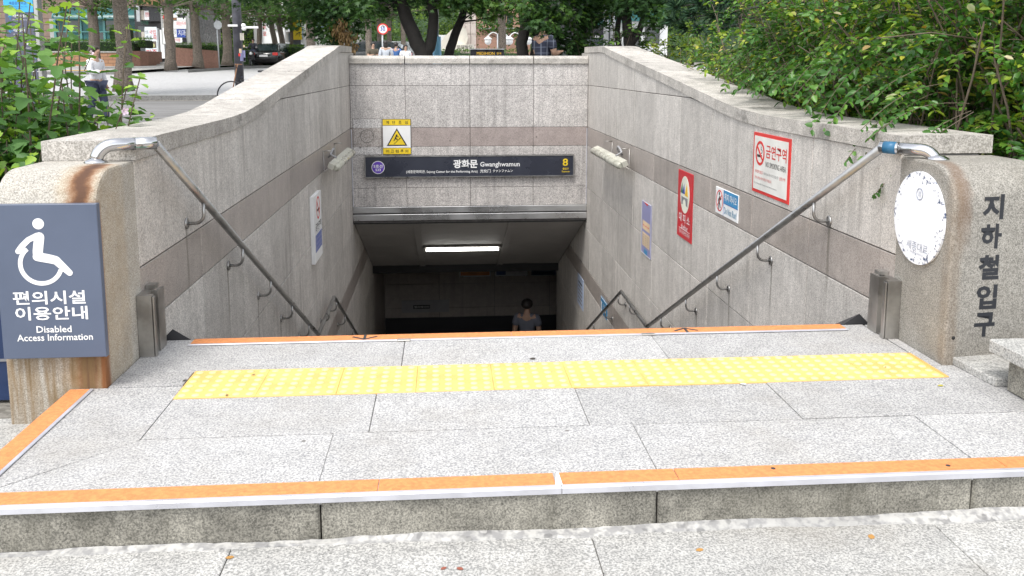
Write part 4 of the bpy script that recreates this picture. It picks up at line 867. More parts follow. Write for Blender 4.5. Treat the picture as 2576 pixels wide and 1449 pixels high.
# ---------------------------------------------------------------- hibiscus bush at the left
def hibiscus():
    rg2 = np.random.default_rng(21); t = thing('hibiscus_bush', (-2.6,5.2,-.14), 'leafy hibiscus bush with a pale pink flower behind the left pier', 'shrub'); st = MB(); bag = LeafBag(); up = np.array([0,0,1.0])
    stems = []
    for k in range(225):
        x = rg2.uniform(-3.7,-1.95); y = 4.3+1.9*rg2.random()**1.5; H = np.interp(x, [-3.7,-3.1,-2.7,-2.3,-1.9], [1.95,1.68,1.28,1.06,.85])*rg2.uniform(.80,1.0); stems.append((x,y,H))
    for px, py, yy in ((88,-25,4.7),(52,-40,4.9),(178,25,4.8),(180,60,5.2),(298,62,5.0),(20,15,4.6),(130,35,5.3),(8,-30,5),(35,-20,5.4),(70,10,5.2),(110,-20,5.6),(150,90,4.9),(205,110,5.2),(60,40,4.5),(15,60,4.8),(255,190,4.7),(262,200,5.1),(225,212,4.9)):
        q = at_y(px, py, yy); stems.append((q.x-.1, yy, q.z+.14))
    for si, (x, y, H) in enumerate(stems):
        pts = path(rg2, (x,y,-.12), (rg2.normal(.05,.07),rg2.normal(-.03,.06),1), H, 8, 0, .035); st.tube(pts, [.0065*(1-.75*i/8)+.0015 for i in range(9)], 5, cap=False)
        def dress(pts, L, a0, first=.15):
            n = int(L*(1-first)/.026)
            for q in range(n):
                f = first+(1-first)*(q+.5)/n; p, d = at_t(pts, min(f,.999)); a = a0+q*2.4; e1 = perp(np.random.default_rng(1), d); e2 = np.cross(d, e1); o = e1*math.cos(a)+e2*math.sin(a)
                pet = .022+.02*rg2.random(); b0 = p+(o+d*.4)*pet; s_ = (.092 if f < .85 else .060)*rg2.uniform(.75,1.2)
                tn = np.clip((.30+.45*max(0,f-.6)/.4+rg2.normal(0,.14)), 0, .86) if f < .93 else rg2.uniform(.82,1)
                bag.add(b0, o+d*rg2.uniform(-.1,.4)+up*rg2.uniform(-.5,.1), up+rg2.normal(0,.35,3), s_, s_*.82, tn)
        dress(pts, H, rg2.uniform(0,6), .25)
        for k in range(rg2.integers(4,7) if si < 225 else 2):
            p, d = at_t(pts, rg2.uniform(.3,.8 if si < 225 else .55)); L = rg2.uniform(.25,.5)*min(1, H)*(1 if si < 225 else .6); bp = path(rg2, p, perp(rg2, d)*.8+up*.8, L, 5, 0, .06); st.tube(bp, [.005,.0045,.004,.0035,.003,.002], 4, cap=False); dress(bp, L, rg2.uniform(0,6), .1)
    part('stems', st, M['bark_shrub'], t); bag.build('foliage', LOBED, M['hibiscus'], t)
    pk = plain('pale_pink_petal', (0.80,0.62,0.74), .5)
    for px, py, yy, sz, ax in ((311,279,4.45,.015,(.75,-.65,-.1)),(229,135,5.4,.014,(.2,-1,.2)),(70,182,4.6,.006,(0,-1,.3))):
        c = at_y(px, py, yy); a = Vector(ax).normalized(); u = a.orthogonal().normalized(); w = a.cross(u); mb = MB()
        for k in range(5):
            an = k*2*math.pi/5; d = u*math.cos(an)+w*math.sin(an); e = u*math.cos(an+1.57)+w*math.sin(an+1.57)
            mb.add([c, c+d*sz*.6+e*sz*.5+a*sz*.6, c+d*sz*1.3+e*sz*.35+a*sz*1.0, c+d*sz*1.35-e*sz*.35+a*sz*1.0, c+d*sz*.6-e*sz*.5+a*sz*.6], [(0,1,2,3,4)])
        fl = part('flower', mb, pk if sz > .010 else M['red'], t)
        part('stamen', MB().tube([c, c+a*sz*1.5], sz*.12, 6), M['cream'], fl); part('flower_stalk', MB().tube([c, c-a*sz*.9+Vector((-.02,.02,-.03)), c+Vector((-.06,.04,-.10))], .0025, 5), M['privet_stalk'] if 'privet_stalk' in M else M['bark_shrub'], t)
hibiscus()
# ---------------------------------------------------------------- trees
def tree(name, label, trunks, clumps, seed, mat, bark, leaf=.10, per=200, tm=STAR, group=None, sides=9, flat=.6, tone=.4):
    """trunks: [(points, r0, r1)]; clumps: [(centre, radius)] of foliage with twigs running to them"""
    rg2 = np.random.default_rng(seed); b = trunks[0][0][0]; t = thing(name, (b[0],b[1],b[2]), label, 'tree', group); mb = MB()
    for pts, r0, r1 in trunks:
        n = len(pts); q = []; 
        for i in range(n-1):
            for f in (0,.33,.66): q.append(Vector(pts[i]).lerp(Vector(pts[i+1]), f)+Vector(rg2.normal(0, r0*.08, 3)))
        q.append(Vector(pts[-1])); m_ = len(q); rr = [(r0+(r1-r0)*i/(m_-1))*(1+.35*max(0, .12-i/m_)/.12*(1 if pts is trunks[0][0] or True else 0)) for i in range(m_)]; mb.tube(q, rr, sides)
    part('trunk', mb, bark, t); tips = [np.array(p) for pts, _, _ in trunks for p in pts[1:]]
    br = MB(); bag = LeafBag(); up = np.array([0,0,1.0])
    for c, R in clumps:
        c = np.array(c); nb = min(tips, key=lambda p: np.linalg.norm(p-c)); mid = (nb+c)/2+rg2.normal(0,.08,3)*R
        br.tube([nb, mid, c], [.02+.012*R,.012+.008*R,.005], 5, cap=False)
        tn0 = np.clip(rg2.normal(tone,.18), 0, 1); n = int(1.9*per*R*R/.25)
        for k in range(max(2, int(5*R))):
            e = c+rg2.normal(0,.55,3)*R*np.array([1,1,flat]); br.tube([c, (c+e)/2+rg2.normal(0,.05,3), e], [.006,.004,.002], 3, cap=False)
        P = c+rg2.normal(0,.48,(n,3))*R*np.array([1,1,flat]); O = (P-c)/R
        s_ = leaf*rg2.uniform(.7,1.2,n); D_ = np.stack([O[:,0]+rg2.normal(0,.6,n), O[:,1]+rg2.normal(0,.6,n), -.45+rg2.normal(0,.35,n)], 1)
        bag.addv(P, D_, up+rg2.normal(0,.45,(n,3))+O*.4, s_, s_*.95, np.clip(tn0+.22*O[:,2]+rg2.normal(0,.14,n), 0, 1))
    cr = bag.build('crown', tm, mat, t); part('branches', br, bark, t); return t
def px(pts, Y): return [tuple(at_y(a, b, Y)) for a, b in pts]
def dome(rg2, cx, cy, z0, z1, rx, ry, n, R): return [((cx+rg2.normal(0,.5)*rx, cy+rg2.normal(0,.5)*ry, rg2.uniform(z0,z1)), R*rg2.uniform(.7,1.2)) for _ in range(n)]
def low(lst, dY=0): return [(tuple(at_y(a, b, Y+dY)), R) for a, b, Y, R in lst]
rg = np.random.default_rng(31)
GT = 'dark maples behind the lintel wall'
def gnd(px_, Y): p = at_y(px_, 150, Y); return (p.x, Y, zg(Y)+.15)
# forked dark maple in the middle
tree('maple_tree', 'dark maple forking low into two leaning trunks behind the wall', [([gnd(1070,15),*px([(1070,150),(1048,108),(1024,50),(1008,0),(990,-60)],15)],.15,.09),([tuple(at_y(1068,146,15)),*px([(1082,118),(1090,60),(1086,0),(1088,-70)],15)],.10,.07)],
     low([(905,10,14.4,.40),(950,-20,15,.5),(1000,-8,15.6,.36),(920,34,14.2,.22),(965,28,15.4,.22),(1050,-30,14.6,.42),(1095,-8,15.2,.36),(1135,5,14.6,.30),(1160,-15,14.6,.4),(1118,26,15.0,.16)])+dome(rg,-1.0,15.4,3.0,4.8,2.6,1.8,26,.6), 41, M['maple'], M['bark_dark'], .10, 200, group=GT)
tree('maple_tree', 'slim dark maple leaning right beside the pale monument', [([gnd(1124,15.6),*px([(1126,150),(1138,105),(1158,55),(1172,-10)],15.6)],.10,.06)],
     low([(1185,-2,14.8,.32),(1215,8,14.6,.28),(1240,-8,15.0,.38),(1200,28,14.7,.16),(1252,26,14.8,.20),(1180,-25,15.5,.4),(1240,42,14.9,.12)])+dome(rg,1.0,15.6,3.0,4.4,1.6,1.4,14,.55), 42, M['maple'], M['bark_dark'], .10, 200, group=GT, tone=.55)
tree('maple_tree', 'dark maple with twin curved trunks right of the grey trunk', [([gnd(1315,14.6),*px([(1318,150),(1312,110),(1330,50),(1345,-10)],14.6)],.11,.08),([gnd(1340,14.7),*px([(1345,150),(1358,100),(1352,40),(1365,-30)],14.7)],.12,.09)],
     low([(1364,66,13.3,.20),(1385,72,13.3,.18),(1350,60,13.4,.16),(1310,20,13.9,.35),(1345,45,14.1,.3),(1380,20,14.3,.42),(1420,45,14.2,.36),(1375,75,14.8,.25),(1440,10,14.4,.45),(1405,95,14.6,.28),(1445,90,14.4,.3),(1430,122,14.3,.24),(1470,60,14.7,.3),(1320,-15,14.6,.4),(1462,118,14.6,.2)])+dome(rg,2.2,14.8,2.8,4.5,1.9,1.5,18,.55), 43, M['maple'], M['bark_dark'], .095, 210, group=GT, tone=.25)
tree('maple_tree', 'dark maple with thick trunk leaning over the right end of the lintel wall', [([gnd(1440,15.4),*px([(1448,150),(1462,90),(1485,30),(1510,-20)],15.4)],.15,.09)],
     low([(1490,15,14.8,.4),(1530,10,14.6,.4),(1500,48,15.0,.22),(1470,-10,15,.45),(1570,-5,15.4,.4)])+dome(rg,3.3,15.4,2.5,4.4,1.7,1.4,14,.55), 44, M['maple'], M['bark_dark'], .095, 205, group=GT, tone=.25)
tree('maple_tree', 'dark forked tree just behind the right coping top', [([gnd(1590,14.2),*px([(1585,140),(1582,85),(1572,30),(1575,-20)],14.2)],.10,.07),([tuple(at_y(1586,110,14.2)),*px([(1605,85),(1618,45),(1622,0)],14.2)],.06,.04),([tuple(at_y(1560,135,14.4)),*px([(1552,90),(1556,50),(1568,10)],14.4)],.05,.04)],
     low([(1600,5,13.8,.4),(1640,20,13.6,.35),(1560,20,14.2,.3),(1660,-10,13.8,.45),(1690,40,13.0,.3),(1650,55,13.4,.22)])+dome(rg,4.6,14.2,2.3,4.2,1.6,1.4,14,.55), 45, M['maple'], M['bark_dark'], .095, 205, group=GT, tone=.2)
tree('maple_tree', 'maple with low dark crown over the left coping top', [([gnd(850,16.5),*px([(852,150),(846,80),(842,20),(838,-40)],16.5)],.10,.07)],
     low([(790,30,15.6,.45),(830,15,15.4,.45),(865,35,15.2,.4),(815,62,15.8,.26),(852,75,15.3,.30),(770,5,16,.4),(885,60,15.0,.26),(840,100,15.2,.22),(800,85,15.8,.2),(880,15,15.2,.4),(845,118,15.3,.14)])+dome(rg,-3.0,16.2,2.6,4.6,2.0,1.6,18,.6), 46, M['maple'], M['bark_dark'], .10, 205, group=GT, tone=.35)
# withered brown branch hanging from it
wb = thing('withered_branch', tuple(at_y(868,70,14.9)), 'hanging branch of withered brown leaves at the left end of the lintel', 'branch'); bag = LeafBag(); r3 = np.random.default_rng(9)
wp = np.array(px([(852,58),(866,80),(876,105),(872,140)],14.8)); part('twig', MB().tube([tuple(p) for p in wp], .01, 5), M['bark_shrub'], wb)
for k in range(420):
    p, d = at_t(wp, r3.random()); bag.add(p+r3.normal(0,.075,3), np.array([r3.normal(0,.4),r3.normal(0,.4),-1]), r3.normal(0,1,3), r3.uniform(.06,.11), r3.uniform(.02,.045), r3.random())
bag.build('foliage', KITE, M['dead_leaf'], wb)
# pine in the dark corner at the right
def pine():
    r4 = np.random.default_rng(77); t = thing('pine_tree', (5.2,12.2,0), 'pine with long dark needles above the yellow-green shrub', 'tree'); mb = MB(); mb.tube([(5.4,12.4,-.1),(5.3,12.3,1.2),(5.45,12.2,2.6),(5.3,12.1,4.2)], [.14,.12,.10,.05], 9); br = MB(); P=[];D=[];L=[];T=[]
    tuf = [(tuple(at_y(a, b, Y))) for a, b, Y in ((1695,18,10.4),(1735,35,10.2),(1760,10,10.0),(1790,38,9.8),(1715,-10,10.6),(1815,5,9.6),(1780,-15,9.8),(1675,-12,11),(1840,-5,9.4),(1690,52,10.9),(1720,70,11.2),(1755,72,11),(1830,48,10.2),(1795,75,10.8))]
    for k in range(70): tuf.append((5.1+r4.normal(0,.9), 12.0+r4.normal(0,.8), r4.uniform(1.5,4.0)))
    for c in tuf:
        c = np.array(c); s0 = np.array([5.35,12.25,min(4,c[2]+.25)]); br.tube([s0,(s0+c)/2+[0,0,.08],c], [.02,.014,.007], 4, cap=False); ax = c-s0; ax[2] += .4; ax /= np.linalg.norm(ax)
        for q in range(90): d = ax*r4.uniform(.2,1.0)+r4.normal(0,.5,3); P.append(c-ax*r4.uniform(0,.16)); D.append(d); L.append(r4.uniform(.12,.19)); T.append(np.clip(r4.normal(.45,.25),0,1))
    part('trunk', mb, M['bark_dark'], t); part('branches', br, M['bark_dark'], t); n = len(P)
    leaves('crown', P, D, r4.normal(0,1,(n,3)), L, np.full(n,.0045), T, KITE, M['needle'], t)
pine()
# low dark shrub under the right maples
arching_shrub('azalea_shrub', 'dark green shrub behind the lintel wall beside the man', [(r, yv, zg(yv)) for r, yv in zip(np.random.default_rng(2).uniform(2.25,3.4,45), np.random.default_rng(3).uniform(14.0,15.6,45))], 1.75, 15, M['maple'], (0,-.05), .075, 9, (.2,.4), .2, .2, tw_leaf=12)
# ================================================================ the street behind
M['asphalt'] = granite('sunlit_asphalt', (0.46,0.455,0.45), (0.36,0.355,0.35), 40, 0, 0.15, (0.22,0.22,0.22), 0.9, 0)
M['walk'] = granite('far_sidewalk', (0.42,0.41,0.39), (0.32,0.31,0.30), 30, 0, 0.2, (0.25,0.24,0.22), 0.9, 0)
M['kerb'] = granite('kerb_stone', (0.24,0.235,0.225), (0.15,0.148,0.14), 40, 0, 0.3, (0.1,0.1,0.1), 0.9, 0.05)
def paving_mat():
    m, nt, p = new_mat('strip_paving_grey'); b = NB(nt); P = b.pos(); x, y, z = b.sep(P)
    row = b.math('FRACT', b.math('MULTIPLY', y, 1.1)); ln = b.ramp(row, 0.90, 0.97); br = b.ramp(b.noise(b.scale(P, (.25,2.2,1)), 1.6, 3.0), .4, .6)
    c = b.mix(br, (0.13,0.125,0.12), (0.20,0.195,0.19)); c = b.mix(ln, c, (0.30,0.29,0.28)); c = b.mix(b.ramp(b.noise(P, 60, 2), .4, .6, 0, .35), c, (0.10,0.10,0.10))
    nt.links.new(c, p.inputs['Base Color']); p.inputs['Roughness'].default_value = .9; return m
def sheet(name, poly, mat, dz, ny=10, kind='structure'):
    """a strip of surface laid on the sloping ground: poly = ((x0,y0),(x1,y0'),(x1,y1),(x0,y1)) as corner pairs"""
    (ax, ay), (bx_, by_), (cx_, cy_), (dx_, dy_) = poly; mb = MB(); n = 14; vs = []
    for j in range(ny+1):
        f = j/ny
        for i in range(n+1):
            g_ = i/n; x0 = ax+(bx_-ax)*g_; y0 = ay+(by_-ay)*g_; x1 = dx_+(cx_-dx_)*g_; y1 = dy_+(cy_-dy_)*g_; x = x0+(x1-x0)*f; y = y0+(y1-y0)*f; vs.append((x, y, zg(y)+dz))
    mb.add(vs, [(j*(n+1)+i, j*(n+1)+i+1, (j+1)*(n+1)+i+1, (j+1)*(n+1)+i) for j in range(ny) for i in range(n)]); return solo(name, mb, mat, kind=kind)
sheet('plaza_paving', ((-26,6.5),(-1.75,6.5),(-1.75,24.6),(-26,23.2)), paving_mat(), 0.002)
sheet('plaza_paving', ((-1.75,12.8),(14,12.8),(14,24),(-1.75,24)), paving_mat(), 0.002)
sheet('road', ((-60,22.6),(-2,26.2),(6,60),(-60,39.5)), M['asphalt'], 0.006)
sheet('road', ((-2,26.2),(60,27),(60,70),(6,60)), M['asphalt'], 0.004)
def kerb_line(a, b, h, w, label):
    mb = MB(); n = 16; vs = []
    for i in range(n+1):
        f = i/n; x = a[0]+(b[0]-a[0])*f; y = a[1]+(b[1]-a[1])*f; z = zg(y); vs += [(x,y,z-.05),(x,y,z+h),(x,y+w,z+h),(x,y+w,z-.05)]
    fs = []
    for i in range(n):
        for k in range(3): fs.append((i*4+k, i*4+k+1, i*4+k+5, i*4+k+4))
    mb.add(vs, fs); o = solo('kerb', mb, M['kerb'], kind='structure'); return o
kerb_line((-26,23.2),(-2,25.2),.12,.35,'')
kerb_line((-60,39.6),(-14.5,41.3),.15,.3,''); kerb_line((-12.2,43.5),(-7.5,62),.15,.3,'')
sheet('far_sidewalk', ((-60,39.85),(-14.5,41.6),(-9,75),(-60,75)), M['walk'], .14)
M['paint'] = plain('road_paint_white', (0.75,0.75,0.73), .7); M['paint_y'] = plain('road_paint_yellow', (0.70,0.42,0.08), .7)
for k in range(5): sheet('crossing_stripe', tuple((x, y) for x, y in ((-15.2+k*.9,45.6+k*1.3),(-13.8+k*.9,45.9+k*1.3),(-13.5+k*.9,46.6+k*1.3),(-14.9+k*.9,46.3+k*1.3))), M['paint'], .012, 2)
sheet('lane_line', ((-17.5,41.9),(-14.8,42.1),(-14.7,42.7),(-17.4,42.5)), M['paint_y'], .16, 2)
# helper: a box whose front face fills a frame rectangle at depth Y
def fbox(mb, px0, py0, px1, py1, Y, d=.4, mi=0):
    a = at_y(px0, py1, Y); c = at_y(px1, py0, Y); return mb.box((a.x,Y,a.z), (c.x,Y+d,c.z), mi)
def fpart(name, parent, px0, py0, px1, py1, Y, d, mat): return part(name, fbox(MB(), px0, py0, px1, py1, Y, d), mat, parent)
def fbase(px_, Y): p = at_y(px_, 150, Y); return (p.x, Y, zg(Y))
def clad(name, c0, c1, per=3.0, vert=False):
    m, nt, p = new_mat(name); b = NB(nt); P = b.pos(); x, y, z = b.sep(P); f = b.math('FRACT', b.math('MULTIPLY', x if vert else z, per)); l = b.ramp(f, .80, .90)
    c = b.mix(b.ramp(b.noise(P, 5, 3), .3, .7), tuple(q*.85 for q in c0), c0); c = b.mix(l, c, c1); nt.links.new(c, p.inputs['Base Color']); p.inputs['Roughness'].default_value = .85; return m
def brick_mat(name, c1, c2, mo, sc):
    m, nt, p = new_mat(name); b = NB(nt); P = b.pos(); x, y, z = b.sep(P); cv = b.n('CombineXYZ'); nt.links.new(b.math('ADD', x, y), cv.inputs[0]); nt.links.new(z, cv.inputs[1])
    bt = b.n('TexBrick'); nt.links.new(cv.outputs[0], bt.inputs['Vector']); bt.inputs['Scale'].default_value = sc; bt.inputs['Color1'].default_value = c1+(1,); bt.inputs['Color2'].default_value = c2+(1,); bt.inputs['Mortar'].default_value = mo+(1,); bt.inputs['Mortar Size'].default_value = .02
    bt.inputs['Brick Width'].default_value = .5; bt.inputs['Row Height'].default_value = .18; nt.links.new(bt.outputs[0], p.inputs['Base Color']); p.inputs['Roughness'].default_value = .85; return m
M['brick'] = brick_mat('planter_brick', (0.42,0.23,0.13), (0.34,0.18,0.10), (0.22,0.13,0.08), 1.0)
M['brick_far'] = brick_mat('pink_brick', (0.46,0.26,0.19), (0.40,0.22,0.16), (0.36,0.24,0.19), 1.2)
M['teal'] = plain('teal_glass', (0.02,0.115,0.115), .28, spec=.35, var=.35, sc=.8); M['teal_frame'] = plain('teal_frame', (0.07,0.22,0.21), .4)
M['glass_dark'] = plain('dark_window_glass', (0.02,0.03,0.035), .12, spec=.8, var=.3, sc=1.5)
M['brown_clad'] = clad('brown_cladding', (0.23,0.165,0.13), (0.13,0.09,0.07), 2.2)
M['bwhite'] = plain('white_render', (0.80,0.80,0.78), .7, var=.08, sc=.6); M['bgrey'] = plain('grey_render', (0.36,0.36,0.35), .8, var=.12, sc=.8); M['bbeige'] = plain('beige_render', (0.52,0.47,0.40), .8, var=.1, sc=.8)
M['store_black'] = plain('black_fascia', (0.018,0.018,0.022), .3, var=.2); M['brown'] = plain('brown_fascia', (0.25,0.125,0.06), .6)
M['granite_red'] = granite('red_granite_planter', (0.34,0.19,0.14), (0.24,0.13,0.10), 25, .15, .2, (0.15,0.09,0.07), .7, 0)
M['pink_stone'] = plain('pale_pink_stone', (0.72,0.62,0.56), .7, var=.1, sc=2); M['pale_stone'] = plain('pale_sandstone', (0.70,0.65,0.56), .8, var=.15, sc=3)
M['pole_dark'] = plain('dark_pole_paint', (0.07,0.07,0.085), .5, var=.4, sc=5); M['pole_grey'] = plain('galvanised_pole', (0.42,0.43,0.44), .45, .6, var=.15)
# --- brown building behind the arcade
Y = 72
bd = thing('brown_building', fbase(180,Y), 'brown clad building rising behind the teal arcade', 'building')
fpart('wall', bd, -150,-500,350,150,Y,9,M['brown_clad'])
for i in range(3):
    for j in range(2): fpart('window', bd, -120+90*i,-150-110*j,-70+90*i,-90-110*j,Y-.06,.1,M['glass_dark'])
# --- teal glass arcade
Y = 64; ar = thing('glass_arcade', fbase(240,Y), 'teal glass arcade with barrel canopy across the road', 'arcade')
fpart('wall', ar, 130,48,346,140,Y+.25,3,M['bgrey'])
bays = [138,168,203,232,262,292,320,345]
for i in range(len(bays)-1):
    for j, (y0, y1) in enumerate(((52,79),(81,100))):
        p_ = fpart('window', ar, bays[i]+1,y0,bays[i+1]-1,y1,Y+.1,.12,M['teal'] if (i+j) % 3 != 1 else M['glass_dark'])
for x in bays: fpart('mullion', ar, x-1,50,x+1,104,Y,.2,M['teal_frame'])
for yy in (50,80): fpart('transom', ar, 138,yy-1,345,yy+1,Y-.04,.2,M['teal_frame'])
p0, p1 = at_y(138,48,Y), at_y(345,16,Y); rr = p1.z-p0.z; n = len(bays)-1
for i in range(n):
    xa = at_y(bays[i],48,Y).x+.03; xb = at_y(bays[i+1],48,Y).x-.03; mb = MB(); pf = [(Y+1.8-2.3*math.cos(t*.5)*1.0 if False else Y+2.2-2.6*math.cos(t), p0.z+rr*math.sin(t)) for t in np.linspace(0, math.pi/2, 8)]
    vs = [(x, a, b) for x in (xa, xb) for a, b in pf]; m_ = len(pf); mb.add(vs, [(k, k+1, m_+k+1, m_+k) for k in range(m_-1)], 0, True); part('canopy_panel', mb, M['teal'], ar)
    part('canopy_rib', MB().tube([(xa-.03,a-.02,b+.02) for a, b in pf], .05, 5), M['teal_frame'], ar)
# --- storefront
Y = 62; sf = thing('storefront', fbase(378,Y), 'black fronted shop with sign boxes beyond the brick planter', 'shop')
fpart('wall', sf, 345,-60,475,160,Y+.8,8,M['store_black']); fpart('fascia', sf, 345,-40,440,14,Y-.5,1.2,M['brown']); fpart('fascia', sf, 346,14,412,54,Y,.7,M['store_black'])
fpart('sign_box', sf, 352,26,362,50,Y-.12,.14,M['bbeige']); fpart('sign_box', sf, 362.6,27,374,50,Y-.12,.14,M['white']); fpart('sign_box', sf, 376,28,409,53,Y-.12,.14,M['store_black']); fpart('canopy', sf, 344,12,350,54,Y-.3,.8,M['pole_grey'])
fpart('door', sf, 352,66,372,150,Y+.70,.08,M['glass_dark']); fpart('poster', sf, 357,80,368,108,Y+.6,.08,M['bbeige']); fpart('sign_box', sf, 421,8,452,22,Y-.5,.4,plain('slate_fascia', (.10,.14,.18), .5)); fpart('drink_machine', sf, 388,105,400,150,Y+.2,.5,plain('dark_red_machine', (.10,.005,.01), .3)); fpart('banner', sf, 404,75,411,147,Y,.3,M['white'])
sS = Sheet(sf, at_y(352,50,Y-.125), X1, Z1, .01); sS.text('영양탕', .50,.36,.30, M['red'], 1, width=.26)
sS = Sheet(sf, at_y(424,22,Y-.51), X1, Z1, .01); sS.text('서울정형외과', .37,.20,.2, M['white'], 1, width=.65)
sS = Sheet(sf, at_y(352,62,Y-.01), X1, Z1, .01); sS.text('편의점', .30,.14,.25, M['green_print'], 1, width=.5)
# tenant sign board
Y = 60; tb = thing('tenant_sign_board', fbase(440,Y), 'grey board of small tenant signs beside the shop', 'sign board')
fpart('board', tb, 408,22,475,112,Y,.4,M['bgrey'])
for (a, b_, c, d_, mt) in ((411,27,420,36,'store_black'),(410,38,420,48,'red'),(411,49,422,67,'bbeige'),(431,31,446,44,'white'),(447,32,464,43,'store_black'),(431,45,444,50,'brown'),(445,45,467,52,'white'),(423,53,468,72,'bwhite'),(424,73,433,93,'yellow'),(434,74,444,93,'white'),(445,74,466,94,'blue_print'),(428,95,458,107,'white'),(459,96,468,107,'store_black'),(411,70,419,110,'white')):
    fpart('tenant_sign', tb, a, b_, c, d_, Y-.08, .1, M[mt])
sS = Sheet(tb, at_y(408,112,Y-.085), X1, Z1, .006); pxm = Y/F_PX
def tq(a, b): return ((a-408)*pxm, (112-b)*pxm)
for body, a, b_, h, w, mt in (('세종마을',438,37,.20,.36,'sky_blue'),('Iris',454,37,.20,.30,'white'),('대장순두부',455,62,.26,.62,'red'),('내과',416,58,.30,.22,'black'),('치과',456,84,.38,.48,'white'),('한의원',443,101,.22,.42,'red'),('포도',428.5,83,.36,.12,'black'),('안과',439,83,.3,.16,'grey_print')): sS.text(body, *tq(a, b_), h, M[mt], 1, width=w)
# standing banner
Y = 56; sb = thing('standing_banner', (at_y(382,150,Y).x,Y,zg(Y)), 'tall white lit food banner in front of the black shop', 'banner'); fpart('case', sb, 367,71,398,149,Y+.02,.25,M['pole_grey']); fpart('base', sb, 370,147,395,152,Y,.3,M['pole_dark'])
sS = Sheet(sb, at_y(368.5,147,Y+.015), X1, Z1, .008); pm = Y/F_PX; sS.rect('face', 0,0,28*pm,75*pm, plain('banner_white', (.78,.84,.88), .5), 1)
for body, a, b_, h, w, mt in (('전통',4.5,63,.20,.20,'grey_print'),('국밥',18,63,.28,.42,'red'),('후포',9,50,.24,.36,'black'),('죽',23,50,.30,.22,'red'),('팥',7,13,.42,.34,'red'),('죽',20,13,.42,.34,'red')): sS.text(body, a*pm, b_*pm, h, M[mt], 2, width=w)
sS.rect('picture', 4*pm,25*pm,25*pm,41*pm, M['bark'], 2); sS.disc('picture', 16*pm,31*pm,5.5*pm, plain('soup', (.55,.55,.25), .5), 3)
# --- planters with clipped hedges
def hedge(name, label, x0, x1, y0, y1, z0, z1, seed, grp='clipped hedges across the road', lf=.10):
    rgh = np.random.default_rng(seed); t = thing(name, ((x0+x1)/2,(y0+y1)/2,z0), label, 'hedge', grp); n = int(55*((x1-x0)*(z1-z0)*2+(x1-x0)*(y1-y0)+(z1-z0)*(y1-y0)*2)/.5)
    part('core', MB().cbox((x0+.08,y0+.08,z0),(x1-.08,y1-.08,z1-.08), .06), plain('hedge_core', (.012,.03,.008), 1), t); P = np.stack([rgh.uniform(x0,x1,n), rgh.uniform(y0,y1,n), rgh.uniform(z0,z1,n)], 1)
    f = rgh.random(n); P[f < .45,1] = y0+rgh.normal(0,.03,(f < .45).sum()); P[(f >= .45) & (f < .85),2] = z1+rgh.normal(0,.03,((f >= .45) & (f < .85)).sum())
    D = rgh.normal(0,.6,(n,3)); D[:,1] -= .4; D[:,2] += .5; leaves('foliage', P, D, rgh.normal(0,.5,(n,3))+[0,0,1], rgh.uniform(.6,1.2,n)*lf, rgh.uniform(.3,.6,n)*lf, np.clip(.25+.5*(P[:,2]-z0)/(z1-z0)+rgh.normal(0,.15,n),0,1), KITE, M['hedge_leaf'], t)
Y = 50; a, c = at_y(60,170,Y), at_y(330,129,Y); pl = thing('brick_planter', (a.x/2+c.x/2,Y,zg(Y)), 'low orange brick planter wall across the road', 'planter')
part('brick_wall', MB().box((a.x,Y,zg(Y)-.1),(c.x,Y+.3,c.z-.08)), M['brick'], pl); part('cap', MB().cbox((a.x-.03,Y-.04,c.z-.08),(c.x+.03,Y+.34,c.z), .01), M['walk'], pl)
mb = MB(); e = at_y(352,130,Y+3); pf = [(c.x,Y),(c.x+.35,Y+.3),(c.x+.6,Y+1.0),(c.x+.7,Y+3),(c.x-.3,Y+3)]; mb.prism([(x, y, zg(Y)-.1) for x, y in pf], (0,0,c.z-zg(Y)+.12)); part('end_block', mb, M['granite_red'], pl)
hedge('hedge', 'clipped hedge on the brick planter', a.x, c.x+.1, Y+.25, Y+1.6, c.z-.05, at_y(200,101,Y).z, 3)
hedge('hedge', 'rounded end of clipped hedge beside the standing banner', c.x+.12, c.x+.62, Y+.5, Y+2.2, c.z+.2, at_y(200,100,Y).z+.1, 4)
bs = at_y(296,101,Y+2); hedge('round_bush', 'tall clipped bush in front of the teal arcade', bs.x-.45, bs.x+.75, Y+1.7, Y+2.8, bs.z-.3, at_y(296,66,Y+2).z, 5)
Y = 50; a, c = at_y(440,152,Y), at_y(546,128,Y); p2 = thing('stone_planter', ((a.x+c.x)/2,Y,zg(Y)), 'reddish granite planter with sloping top across the road', 'planter'); za = at_y(440,119,Y).z
part('stone_wall', MB().prism([(a.x,Y,zg(Y)-.1),(c.x,Y,zg(Y)-.1),(c.x,Y,c.z),(a.x,Y,za)], (0,.4,0)), M['granite_red'], p2); hedge('hedge', 'clipped hedge above the reddish granite planter', a.x-.2, c.x-.2, Y+.42, Y+1.4, c.z-.1, at_y(440,107,Y).z-.05, 6)
stp = thing('shop_steps', (at_y(395,150,53).x,52,zg(52)), 'low grey steps up to the black shop', 'steps'); a, c = at_y(350,150,52), at_y(445,150,52)
for k in range(3): part('step', MB().box((a.x,51.6+.5*k,zg(51)-.1),(c.x,54,zg(51)+.12*(k+1))), M['walk'], stp)
hedge('hedge', 'long dark hedge behind the octagonal road sign', at_y(470,120,58).x, at_y(760,120,58).x, 58, 59.2, zg(58), zg(58)+1.35, 7, lf=.13)
